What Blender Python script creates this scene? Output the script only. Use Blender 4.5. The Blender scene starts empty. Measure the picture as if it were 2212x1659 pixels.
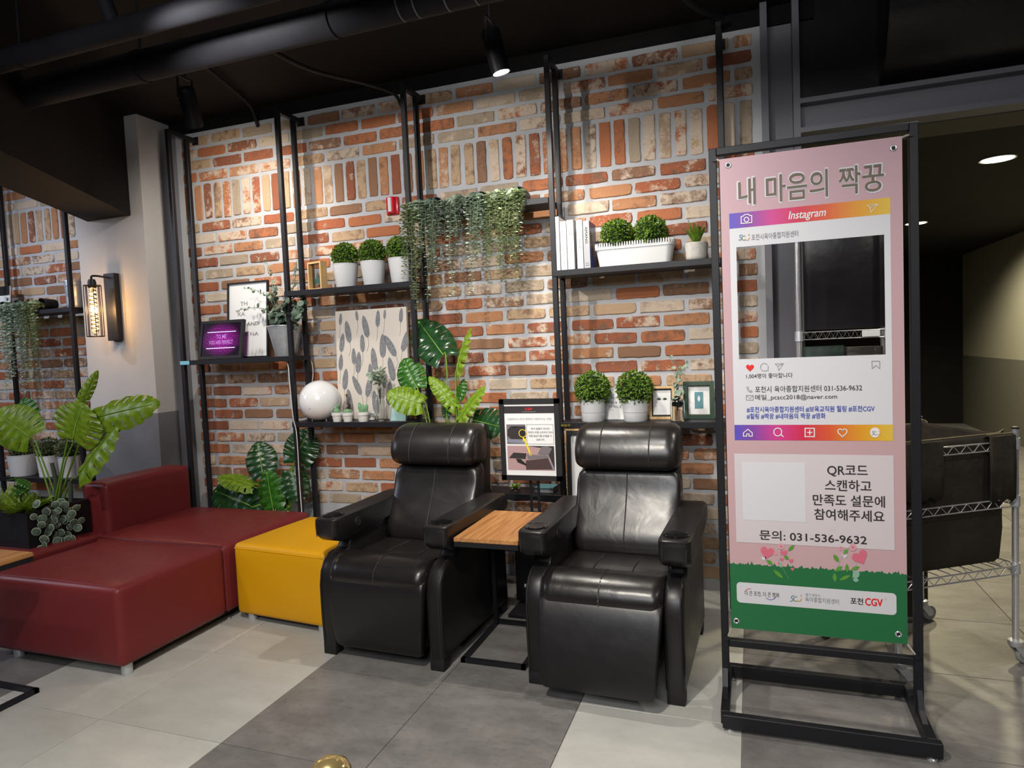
import bpy, bmesh, math, random
from mathutils import Vector, Matrix
random.seed(7)
D = bpy.data; S = bpy.context.scene; C = S.collection
V = Vector; PI = math.pi; rad = math.radians

# ------------------------------------------------------------------ camera
F = 1447.86
CAM = V((0.6551, -1.8672, 1.3985))
yaw, pitch, roll = -0.342122, -0.0543868, -0.0431179
fw = V((math.sin(yaw)*math.cos(pitch), math.cos(yaw)*math.cos(pitch), math.sin(pitch)))
rt0 = V((math.cos(yaw), -math.sin(yaw), 0)); up0 = rt0.cross(fw)
rt = rt0*math.cos(roll) + up0*math.sin(roll); up = up0*math.cos(roll) - rt0*math.sin(roll)
cam = D.cameras.new('camera'); cam.sensor_width = 36; cam.lens = 36*F/2212; cam.clip_start = .02; cam.clip_end = 100
co = D.objects.new('camera', cam); C.objects.link(co)
co.matrix_world = Matrix(((rt.x, up.x, -fw.x, CAM.x), (rt.y, up.y, -fw.y, CAM.y), (rt.z, up.z, -fw.z, CAM.z), (0, 0, 0, 1)))
S.camera = co
def ray(px, py): return rt*((px-1106)/F) - up*((py-829.5)/F) + fw
def at(px, py, y):                       # the point of the plane at depth y seen there
    d = ray(px, py); return CAM + d*((y-CAM.y)/d.y)
def atz(px, py, z):
    d = ray(px, py); return CAM + d*((z-CAM.z)/d.z)
def mpp(p): return (V(p)-CAM).dot(fw)/F  # metres that one pixel spans at a point

# ------------------------------------------------------------------ world, lights, exposure
w = D.worlds.new('world'); S.world = w; w.use_nodes = True
w.node_tree.nodes['Background'].inputs[0].default_value = (.55, .58, .66, 1)
w.node_tree.nodes['Background'].inputs[1].default_value = .045
vs = S.view_settings; vs.view_transform = 'Standard'; vs.look = 'None'; vs.gamma = 1; vs.use_curve_mapping = False; vs.exposure = 0.0
try:
    S.cycles.use_denoising = True; S.cycles.max_bounces = 6; S.cycles.diffuse_bounces = 3; S.cycles.glossy_bounces = 3
    S.cycles.transmission_bounces = 6; S.cycles.transparent_max_bounces = 6; S.cycles.sample_clamp_indirect = 4
    S.cycles.caustics_reflective = False; S.cycles.caustics_refractive = False
except Exception: pass
def spot(name, loc, target, watt, deg, blend=.5, col=(1, .95, .88), size=.03):
    l = D.lights.new(name, 'SPOT'); l.energy = watt; l.spot_size = rad(deg); l.spot_blend = blend; l.color = col; l.shadow_soft_size = size
    o = D.objects.new(name, l); C.objects.link(o); o.location = loc
    o.rotation_euler = (V(target)-V(loc)).to_track_quat('-Z', 'Y').to_euler(); return o
def area(name, loc, target, watt, sx, sy, col=(1, 1, 1)):
    l = D.lights.new(name, 'AREA'); l.energy = watt; l.shape = 'RECTANGLE'; l.size = sx; l.size_y = sy; l.color = col
    o = D.objects.new(name, l); C.objects.link(o); o.location = loc
    o.rotation_euler = (V(target)-V(loc)).to_track_quat('-Z', 'Y').to_euler(); return o
WARM = (1, .93, .83); NEUT = (1, .97, .93); COOL = (.86, .9, 1)
# track spots of the lounge: the two in view (lamp bodies built below) and the ones along the same tracks out of frame, then added spots for floor and planter
spot('spot_lamp', (-2.215, 1.15, 2.68), (-2.55, 1.95, 2.05), 62, 125, .9, WARM, .03)
spot('spot_lamp', (-.425, 1.205, 2.685), (-.12, 1.6, .9), 85, 125, .9, WARM, .03)
spot('spot_lamp', (1.55, 1.1, 2.68), (1.2, .8, 0), 50, 120, .9, WARM, .03)
spot('spot_lamp', (-1.45, -.15, 2.64), (-1.1, 1.95, 1.7), 112, 95, .8, NEUT, .03)
spot('spot_lamp', (-.05, -.15, 2.80), (.0, 1.95, 1.6), 62, 95, .8, NEUT, .03)
spot('spot_lamp', (-4.3, .4, 2.64), (-4.6, 1.95, 1.6), 62, 95, .8, COOL, .03)
spot('spot_lamp', (-2.2, -1.0, 2.85), (-2.1, .2, 0), 230, 105, .8, WARM, .05)  # this and the next two: downlights added to light the foreground floor
spot('spot_lamp', (-.3, -1.3, 2.85), (-.2, .2, 0), 230, 105, .8, WARM, .05)
spot('spot_lamp', (2.2, -.6, 2.85), (1.5, .6, 0), 50, 100, .8, WARM, .05)
spot('spot_lamp', (-2.9, -.7, 2.64), (-3.1, .85, .6), 70, 70, .8, WARM, .03)  # fill spot added out of frame to brighten the planter leaves at left
area('ceiling_panel_light', (.2, -3.4, 2.9), (.3, 1.0, .7), 78, 2.2, 1.2, (.96, .97, 1))
area('ceiling_panel_light', (-5.6, -.8, 2.7), (-2.5, .8, .5), 40, 1.2, 1.2, (.74, .80, 1))

# ------------------------------------------------------------------ materials
def nd(nt, t, **k):
    n = nt.nodes.new(t)
    for a, b in k.items(): setattr(n, a, b)
    return n
def mat(name, col, rough=.5, metal=0, spec=.5, var=0, vscale=8, bump=0, bscale=60, emit=None, estr=0, coat=0, trans=0, ior=1.45, sheen=0, dist=.004, var2=None):
    m = D.materials.new(name); m.use_nodes = True; nt = m.node_tree; b = nt.nodes['Principled BSDF']
    b.inputs['Base Color'].default_value = (*col, 1); b.inputs['Roughness'].default_value = rough; b.inputs['Metallic'].default_value = metal
    b.inputs['Specular IOR Level'].default_value = spec; b.inputs['IOR'].default_value = ior
    b.inputs['Coat Weight'].default_value = coat; b.inputs['Transmission Weight'].default_value = trans; b.inputs['Sheen Weight'].default_value = sheen
    if emit: b.inputs['Emission Color'].default_value = (*emit, 1); b.inputs['Emission Strength'].default_value = estr
    tc = None
    if var or bump: tc = nd(nt, 'ShaderNodeTexCoord')
    if var:
        n = nd(nt, 'ShaderNodeTexNoise'); n.inputs['Scale'].default_value = vscale; n.inputs['Detail'].default_value = 4
        nt.links.new(tc.outputs['Object'], n.inputs['Vector'])
        r = nd(nt, 'ShaderNodeValToRGB'); r.color_ramp.elements[0].position = .3; r.color_ramp.elements[1].position = .7
        r.color_ramp.elements[0].color = (*[c*(1-var) for c in col], 1)
        r.color_ramp.elements[1].color = (*(var2 or [min(1, c*(1+var)) for c in col]), 1)
        nt.links.new(n.outputs['Fac'], r.inputs[0]); nt.links.new(r.outputs[0], b.inputs['Base Color'])
    if bump:
        n = nd(nt, 'ShaderNodeTexNoise'); n.inputs['Scale'].default_value = bscale; n.inputs['Detail'].default_value = 5
        nt.links.new(tc.outputs['Object'], n.inputs['Vector'])
        bp = nd(nt, 'ShaderNodeBump'); bp.inputs['Strength'].default_value = bump; bp.inputs['Distance'].default_value = dist
        nt.links.new(n.outputs['Fac'], bp.inputs['Height']); nt.links.new(bp.outputs[0], b.inputs['Normal'])
    return m
def ramp_mat(name, stops, axis=0, rough=.45):   # colours printed along one axis of the piece
    m = mat(name, (1, 1, 1), rough); nt = m.node_tree; b = nt.nodes['Principled BSDF']
    tc = nd(nt, 'ShaderNodeTexCoord'); sp = nd(nt, 'ShaderNodeSeparateXYZ'); r = nd(nt, 'ShaderNodeValToRGB')
    while len(r.color_ramp.elements) < len(stops): r.color_ramp.elements.new(.5)
    for e, (p, c) in zip(r.color_ramp.elements, stops): e.position = p; e.color = (*c, 1)
    nt.links.new(tc.outputs['Generated'], sp.inputs[0]); nt.links.new(sp.outputs[axis], r.inputs[0]); nt.links.new(r.outputs[0], b.inputs['Base Color'])
    return m
def brick_mat():
    m = mat('old_brick', (.4, .12, .05), .85, spec=.25); nt = m.node_tree; b = nt.nodes['Principled BSDF']; L = nt.links.new
    a = nd(nt, 'ShaderNodeAttribute', attribute_name='rnd'); sc = nd(nt, 'ShaderNodeSeparateColor'); L(a.outputs['Color'], sc.inputs[0])
    r = nd(nt, 'ShaderNodeValToRGB'); r.color_ramp.interpolation = 'CONSTANT'
    pal = [(0, (.43, .155, .07)), (.16, (.36, .115, .055)), (.30, (.27, .095, .052)), (.42, (.44, .21, .105)), (.55, (.27, .145, .085)), (.66, (.48, .33, .205)), (.78, (.38, .30, .215)), (.88, (.58, .47, .36)), (.965, (.17, .12, .10))]
    while len(r.color_ramp.elements) < len(pal): r.color_ramp.elements.new(.5)
    for e, (p, c) in zip(r.color_ramp.elements, pal): e.position = p; e.color = (*c, 1)
    L(sc.outputs[0], r.inputs[0])
    tc = nd(nt, 'ShaderNodeTexCoord'); oi = nd(nt, 'ShaderNodeObjectInfo'); ad = nd(nt, 'ShaderNodeVectorMath', operation='ADD')
    mu = nd(nt, 'ShaderNodeMath', operation='MULTIPLY'); mu.inputs[1].default_value = 37; L(oi.outputs['Random'], mu.inputs[0])
    L(tc.outputs['Object'], ad.inputs[0]); L(mu.outputs[0], ad.inputs[1])
    def noise(scale, detail=4, rough=.6):
        n = nd(nt, 'ShaderNodeTexNoise'); n.inputs['Scale'].default_value = scale; n.inputs['Detail'].default_value = detail; n.inputs['Roughness'].default_value = rough
        L(ad.outputs[0], n.inputs['Vector']); return n
    def mix(fac, c1, c2):
        x = nd(nt, 'ShaderNodeMix', data_type='RGBA'); L(fac, x.inputs[0]); L(c1, x.inputs[6])
        if isinstance(c2, tuple): x.inputs[7].default_value = (*c2, 1)
        else: L(c2, x.inputs[7])
        return x.outputs[2]
    def thresh(n, shift, width, gain):   # soft step on noise + attribute
        s = nd(nt, 'ShaderNodeMath', operation='MULTIPLY_ADD'); L(shift, s.inputs[0]); s.inputs[1].default_value = gain; L(n.outputs['Fac'], s.inputs[2])
        mr = nd(nt, 'ShaderNodeMapRange'); mr.inputs[1].default_value = width[0]; mr.inputs[2].default_value = width[1]; L(s.outputs[0], mr.inputs[0]); return mr.outputs[0]
    c = mix(thresh(noise(26), sc.outputs[2], (.66, .9), .25), r.outputs[0], (.19, .10, .065))       # burnt patches
    c = mix(thresh(noise(13, 6, .68), sc.outputs[1], (.74, .86), .36), c, (.60, .47, .36))           # old lime on the faces
    c = mix(thresh(noise(90, 3, .7), sc.outputs[1], (.74, .86), .2), c, (.66, .57, .47))             # fine lime specks
    c = mix(thresh(noise(120, 2, .5), sc.outputs[0], (.7, .82), .02), c, (.07, .05, .04))            # pits
    L(c, b.inputs['Base Color'])
    n = noise(55, 6, .7); bp = nd(nt, 'ShaderNodeBump'); bp.inputs['Strength'].default_value = .7; bp.inputs['Distance'].default_value = .006
    L(n.outputs['Fac'], bp.inputs['Height']); L(bp.outputs[0], b.inputs['Normal'])
    return m
def tile_mat(name, c0, c1, streak, rough):
    m = mat(name, c0, rough, spec=.4); nt = m.node_tree; b = nt.nodes['Principled BSDF']; L = nt.links.new
    g = nd(nt, 'ShaderNodeNewGeometry'); mp = nd(nt, 'ShaderNodeMapping'); mp.inputs['Scale'].default_value = (1, 1.8, 1); L(g.outputs['Position'], mp.inputs[0])
    n = nd(nt, 'ShaderNodeTexNoise'); n.inputs['Scale'].default_value = 4; n.inputs['Detail'].default_value = 9; n.inputs['Roughness'].default_value = .68; L(mp.outputs[0], n.inputs['Vector'])
    r = nd(nt, 'ShaderNodeValToRGB'); r.color_ramp.elements[0].position = .3; r.color_ramp.elements[1].position = .72
    r.color_ramp.elements[0].color = (*c0, 1); r.color_ramp.elements[1].color = (*c1, 1); L(n.outputs['Fac'], r.inputs[0])
    n2 = nd(nt, 'ShaderNodeTexNoise'); n2.inputs['Scale'].default_value = 34; n2.inputs['Detail'].default_value = 5; L(mp.outputs[0], n2.inputs['Vector'])
    mr = nd(nt, 'ShaderNodeMapRange'); mr.inputs[1].default_value = .56; mr.inputs[2].default_value = .75; mr.inputs[4].default_value = streak; L(n2.outputs['Fac'], mr.inputs[0])
    x = nd(nt, 'ShaderNodeMix', data_type='RGBA'); L(mr.outputs[0], x.inputs[0]); L(r.outputs[0], x.inputs[6]); x.inputs[7].default_value = (*[c*.5 for c in c0], 1)
    oi = nd(nt, 'ShaderNodeObjectInfo'); m2 = nd(nt, 'ShaderNodeMapRange'); m2.inputs[3].default_value = .93; m2.inputs[4].default_value = 1.07; L(oi.outputs['Random'], m2.inputs[0])
    vm = nd(nt, 'ShaderNodeVectorMath', operation='SCALE'); L(x.outputs[2], vm.inputs[0]); L(m2.outputs[0], vm.inputs['Scale']); L(vm.outputs[0], b.inputs['Base Color'])
    return m
def wood_mat(name, c0, c1, scale=(1, 14, 14)):
    m = mat(name, c0, .42, spec=.4); nt = m.node_tree; b = nt.nodes['Principled BSDF']; L = nt.links.new
    tc = nd(nt, 'ShaderNodeTexCoord'); mp = nd(nt, 'ShaderNodeMapping'); mp.inputs['Scale'].default_value = scale; L(tc.outputs['Object'], mp.inputs[0])
    n = nd(nt, 'ShaderNodeTexNoise'); n.inputs['Scale'].default_value = 3.2; n.inputs['Detail'].default_value = 5; n.inputs['Distortion'].default_value = .7; L(mp.outputs[0], n.inputs['Vector'])
    r = nd(nt, 'ShaderNodeValToRGB'); r.color_ramp.elements[0].position = .32; r.color_ramp.elements[1].position = .62
    r.color_ramp.elements[0].color = (*c0, 1); r.color_ramp.elements[1].color = (*c1, 1); L(n.outputs['Fac'], r.inputs[0]); L(r.outputs[0], b.inputs['Base Color'])
    return m
def leather_mat(name, col, rough, wr, spec=.5):
    m = mat(name, col, rough, spec=spec); nt = m.node_tree; b = nt.nodes['Principled BSDF']; L = nt.links.new
    tc = nd(nt, 'ShaderNodeTexCoord')
    n = nd(nt, 'ShaderNodeTexNoise'); n.inputs['Scale'].default_value = 9; n.inputs['Detail'].default_value = 3; n.inputs['Distortion'].default_value = .6; L(tc.outputs['Object'], n.inputs['Vector'])
    v = nd(nt, 'ShaderNodeTexVoronoi'); v.inputs['Scale'].default_value = 240; L(tc.outputs['Object'], v.inputs['Vector'])
    b1 = nd(nt, 'ShaderNodeBump'); b1.inputs['Strength'].default_value = wr; b1.inputs['Distance'].default_value = .02; L(n.outputs['Fac'], b1.inputs['Height'])
    b2 = nd(nt, 'ShaderNodeBump'); b2.inputs['Strength'].default_value = .05; b2.inputs['Distance'].default_value = .001; L(v.outputs[0], b2.inputs['Height']); L(b1.outputs[0], b2.inputs['Normal'])
    L(b2.outputs[0], b.inputs['Normal'])
    n2 = nd(nt, 'ShaderNodeTexNoise'); n2.inputs['Scale'].default_value = 14; n2.inputs['Detail'].default_value = 6; L(tc.outputs['Object'], n2.inputs['Vector'])
    mr = nd(nt, 'ShaderNodeMapRange'); mr.inputs[1].default_value = .35; mr.inputs[2].default_value = .7; mr.inputs[3].default_value = rough-.02; mr.inputs[4].default_value = rough+.035; L(n2.outputs['Fac'], mr.inputs[0]); L(mr.outputs[0], b.inputs['Roughness'])
    return m
def leaf_mat(name, c0, c1, rough=.35, scale=9):
    m = mat(name, c0, rough, var=.0); nt = m.node_tree; b = nt.nodes['Principled BSDF']; L = nt.links.new
    tc = nd(nt, 'ShaderNodeTexCoord'); n = nd(nt, 'ShaderNodeTexNoise'); n.inputs['Scale'].default_value = scale; L(tc.outputs['Object'], n.inputs['Vector'])
    r = nd(nt, 'ShaderNodeValToRGB'); r.color_ramp.elements[0].position = .35; r.color_ramp.elements[1].position = .65
    r.color_ramp.elements[0].color = (*c0, 1); r.color_ramp.elements[1].color = (*c1, 1); L(n.outputs['Fac'], r.inputs[0]); L(r.outputs[0], b.inputs['Base Color'])
    b.inputs['Subsurface Weight'].default_value = 0
    t = nd(nt, 'ShaderNodeBsdfTranslucent'); L(r.outputs[0], t.inputs[0]); mx = nd(nt, 'ShaderNodeMixShader'); mx.inputs[0].default_value = .22
    out = nt.nodes['Material Output']; L(b.outputs[0], mx.inputs[1]); L(t.outputs[0], mx.inputs[2]); L(mx.outputs[0], out.inputs[0])
    return m
M = {
 'brick': brick_mat(), 'mortar': mat('grey_mortar', (.45, .45, .465), .9, spec=.2, var=.08, vscale=5, bump=.5, bscale=40),
 'tile_l': tile_mat('pale_tile', (.44, .435, .40), (.56, .555, .515), .12, .33), 'tile_d': tile_mat('grey_tile', (.125, .117, .112), (.25, .24, .228), .35, .38),
 'grout': mat('tile_grout', (.21, .20, .185), .9), 'black_paint': mat('black_paint', (.011, .0095, .009), .75, spec=.25, var=.25, vscale=3, bump=.3, bscale=25),
 'black_wall': mat('black_gloss_wall', (.006, .006, .007), .35, spec=.4, bump=.2, bscale=4, dist=.02),
 'pipe': mat('pipe_paint', (.019, .019, .024), .7, spec=.22, var=.2, vscale=5), 'plaster': mat('grey_plaster', (.47, .45, .435), .9, spec=.2, bump=.25, bscale=120, dist=.001),
 'plaster_d': mat('blue_grey_plaster', (.165, .165, .18), .85, spec=.25, var=.12, vscale=5), 'steel_grey': mat('grey_steel_paint', (.17, .17, .19), .5, spec=.4),
 'rack': mat('black_powder_coat', (.011, .011, .014), .45, spec=.4, bump=.15, bscale=300, dist=.0005), 'leather': leather_mat('black_leather', (.012, .010, .0098), .30, .10, .65),
 'leather_s': leather_mat('black_leather_side', (.0105, .0095, .0098), .36, .05, .55), 'thread': mat('grey_thread', (.022, .020, .019), .6),
 'red': leather_mat('burgundy_leatherette', (.17, .022, .024), .40, .06, .35), 'yellow': leather_mat('yellow_leatherette', (.68, .33, .004), .45, .06, .35),
 'chrome': mat('chrome', (.80, .80, .82), .22, .8), 'silver': mat('zinc_steel', (.60, .63, .66), .38, .6, var=.1, vscale=30), 'brass': mat('polished_brass', (.78, .60, .26), .16, .85),
 'wood': wood_mat('golden_wood', (.30, .12, .038), (.52, .25, .088), (20, 1.1, 20)), 'oak': wood_mat('pale_wood', (.55, .34, .14), (.66, .43, .2), (20, 20, 3)), 'ply': mat('plywood_edge', (.48, .26, .10), .55),
 'white': mat('white_plastic', (.66, .66, .66), .38), 'ceramic': mat('white_ceramic', (.66, .64, .61), .5), 'grey_pot': mat('light_grey_pot', (.56, .56, .57), .45), 'globe': mat('white_glass_globe', (.80, .79, .79), .12, coat=.6),
 'stone_pot': mat('ribbed_stone_pot', (.48, .46, .42), .85, var=.1, vscale=40, bump=.4, bscale=200), 'paper': mat('white_paper', (.78, .78, .77), .6), 'canvas': mat('cream_canvas', (.62, .56, .49), .8, bump=.3, bscale=400, dist=.0005),
 'ink': mat('black_ink', (.012, .011, .012), .6), 'grey_ink': mat('grey_ink', (.30, .30, .31), .6), 'leaf_ink': mat('grey_leaf_ink', (.20, .20, .21), .7, var=.2, vscale=60),
 'glass': None, 'amber': None,
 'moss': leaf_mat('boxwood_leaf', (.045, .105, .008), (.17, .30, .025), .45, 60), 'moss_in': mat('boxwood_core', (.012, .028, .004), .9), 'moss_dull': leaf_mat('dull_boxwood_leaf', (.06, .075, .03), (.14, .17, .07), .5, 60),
 'leaf_dark': leaf_mat('dark_monstera', (.010, .045, .014), (.022, .075, .022), .22), 'leaf_mid': leaf_mat('green_monstera', (.018, .095, .010), (.045, .17, .016), .25), 'leaf_lime': leaf_mat('lime_monstera', (.115, .215, .008), (.21, .33, .016), .36), 'leaf_back': leaf_mat('leaf_underside', (.03, .04, .006), (.05, .06, .01), .6),
 'rib': mat('leaf_rib', (.22, .36, .06), .5), 'stalk': mat('green_stalk', (.13, .24, .02), .5), 'trunk': mat('dark_plant_trunk', (.05, .065, .045), .8, bump=.4, bscale=80),
 'euc': leaf_mat('grey_eucalyptus', (.20, .28, .20), (.46, .53, .40), .6, 40), 'euc_y': leaf_mat('yellow_eucalyptus', (.20, .27, .12), (.44, .50, .30), .6, 40), 'euc_dark': leaf_mat('dark_eucalyptus', (.05, .095, .065), (.16, .22, .16), .5, 30), 'euc_rim': mat('pale_leaf_rim', (.42, .50, .36), .6),
 'fern': leaf_mat('fern_leaf', (.11, .22, .012), (.30, .42, .04), .5, 30), 'cactus': mat('cactus_green', (.16, .30, .16), .6, var=.3, vscale=60), 'sage': leaf_mat('sage_leaf', (.18, .24, .16), (.42, .47, .38), .6, 40), 'soil': mat('dark_soil', (.02, .015, .01), .95),
 'olive': mat('olive_wall', (.33, .31, .23), .85, spec=.2, bump=.15, bscale=60), 'olive_d': mat('olive_wainscot', (.13, .125, .10), .8, spec=.2), 'bag': mat('dark_brown_canvas', (.026, .020, .013), .9, var=.3, vscale=6, bump=.5, bscale=12, dist=.02), 'box_d': mat('dark_cardboard', (.06, .052, .045), .85), 'bag_edge': mat('tan_hem', (.22, .18, .09), .8), 'panel': mat('dark_plastic_sheet', (.012, .011, .013), .3, bump=.25, bscale=5, dist=.03), 'green_d': mat('dark_green_board', (.004, .02, .012), .5),
 'rubber': mat('grey_rubber', (.30, .31, .30), .6), 'black': mat('matt_black', (.010, .010, .011), .6), 'gloss_black': mat('gloss_black', (.008, .008, .008), .12),
 'alarm': mat('red_plastic', (.55, .008, .02), .25), 'alarm_l': mat('clear_lens', (.72, .62, .64), .15), 'cord': mat('white_cord', (.60, .58, .55), .6), 'tie': mat('white_rope', (.45, .42, .38), .8), 'label_b': mat('blue_sticker', (.25, .62, .8), .5), 'label_y': mat('yellow_print', (.75, .62, .03), .5),
 'green_fr': mat('green_frame_paint', (.012, .045, .018), .3), 'gold': mat('gold_bead', (.6, .42, .16), .35, 1), 'teal': mat('teal_print', (.10, .26, .30), .5), 'mint': mat('mint_sheet', (.36, .55, .52), .2), 'book_w': mat('white_cover', (.64, .64, .66), .4), 'book_g': mat('grey_cover', (.36, .36, .37), .4), 'book_b': mat('blue_cover', (.045, .075, .34), .3, var=.4, vscale=22), 'book_o': mat('sand_print', (.35, .22, .12), .5), 'pages': mat('book_pages', (.62, .58, .52), .8),
 'pink_d': mat('pink_text', (.75, .12, .25), .5), 'red_print': mat('red_print', (.75, .02, .02), .45), 'blue_print': mat('blue_print', (.06, .09, .42), .5), 'yellow_print': mat('yellow_print_flat', (.80, .62, .02), .5),
 'card_w': mat('banner_white', (.66, .66, .69), .45), 'qr_pale': mat('banner_pale_panel', (.64, .58, .60), .45), 'grass_p': mat('banner_green', (.016, .15, .05), .5), 'b_ink': mat('banner_ink', (.035, .03, .03), .5), 'b_title': mat('banner_title', (.15, .12, .085), .5), 'b_white': mat('banner_icon_white', (.80, .76, .76), .45), 'grey_l': mat('banner_grey_line', (.22, .22, .23), .5),
 'heart': mat('heart_pink', (.66, .15, .22), .5), 'heart_l': mat('heart_pale', (.66, .35, .38), .5), 'pl': mat('print_leaf', (.10, .30, .04), .5), 'pl2': mat('print_mint', (.25, .45, .33), .5), 'orange_p': mat('orange_print', (.75, .3, .03), .5),
 'photo_floor': mat('photo_pink_floor', (.42, .27, .27), .5), 'photo_brown': mat('photo_brown', (.065, .04, .04), .5), 'photo_dark': mat('photo_dark', (.035, .028, .03), .5), 'photo_grey': mat('photo_grey', (.17, .15, .16), .5), 'photo_blue': mat('photo_blue', (.22, .23, .30), .5),
 'banner_pink': ramp_mat('banner_pink', [(0, (.58, .38, .40)), (.5, (.53, .345, .365)), (1, (.54, .345, .385))], 2),
 'insta': ramp_mat('banner_rainbow', [(0, (.09, .08, .50)), (.13, (.22, .06, .36)), (.28, (.60, .05, .26)), (.45, (.62, .025, .07)), (.62, (.68, .10, .03)), (.82, (.72, .32, .02)), (1, (.72, .50, .05))]),
}
def glass(name, col, rough=.02):
    m = mat(name, col, rough, trans=1, ior=1.45); return m
M['glass'] = glass('clear_glass', (.95, .97, .96)); M['amber'] = glass('smoky_glass', (.84, .79, .81))
def emit_mat(name, col, st): return mat(name, (0, 0, 0), .5, emit=col, estr=st)
M['lamp_w'] = emit_mat('lit_lens', (1, .97, .92), 30); M['lamp_y'] = emit_mat('lit_downlight', (1, .93, .72), 14); M['fil'] = emit_mat('lit_filament', (1, .62, .22), 16); M['bulb'] = None
M['neon'] = emit_mat('neon_line', (.72, .62, 1), 1.6); M['neon_t'] = emit_mat('neon_text', (.80, .35, .95), .8)
def screen_mat():
    m = mat('lit_purple_screen', (.01, .0, .01), .3, spec=.08); nt = m.node_tree; b = nt.nodes['Principled BSDF']; L = nt.links.new
    tc = nd(nt, 'ShaderNodeTexCoord'); sp = nd(nt, 'ShaderNodeSeparateXYZ'); L(tc.outputs['Generated'], sp.inputs[0])
    br = nd(nt, 'ShaderNodeTexBrick'); br.inputs['Scale'].default_value = 4; br.inputs['Color1'].default_value = (.45, .02, .38, 1); br.inputs['Color2'].default_value = (.25, .01, .26, 1); br.inputs['Mortar'].default_value = (.06, 0, .08, 1); br.inputs['Mortar Size'].default_value = .03
    mp = nd(nt, 'ShaderNodeMapping'); cx = nd(nt, 'ShaderNodeCombineXYZ'); L(sp.outputs[0], cx.inputs[0]); L(sp.outputs[2], cx.inputs[1]); L(cx.outputs[0], br.inputs['Vector'])
    gr = nd(nt, 'ShaderNodeTexGradient', gradient_type='SPHERICAL'); mp.inputs['Location'].default_value = (-.95, -.95, 0); mp.inputs['Scale'].default_value = (1.9, 1.9, 1); L(cx.outputs[0], mp.inputs[0]); L(mp.outputs[0], gr.inputs[0])
    x = nd(nt, 'ShaderNodeMix', data_type='RGBA', blend_type='MULTIPLY'); x.inputs[0].default_value = 1; L(br.outputs[0], x.inputs[6]); L(gr.outputs[1], x.inputs[7])
    L(x.outputs[2], b.inputs['Emission Color']); b.inputs['Emission Strength'].default_value = 1.5
    return m
M['screen'] = screen_mat(); M['bulb'] = glass('amber_bulb_glass', (1, .82, .5))
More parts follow.
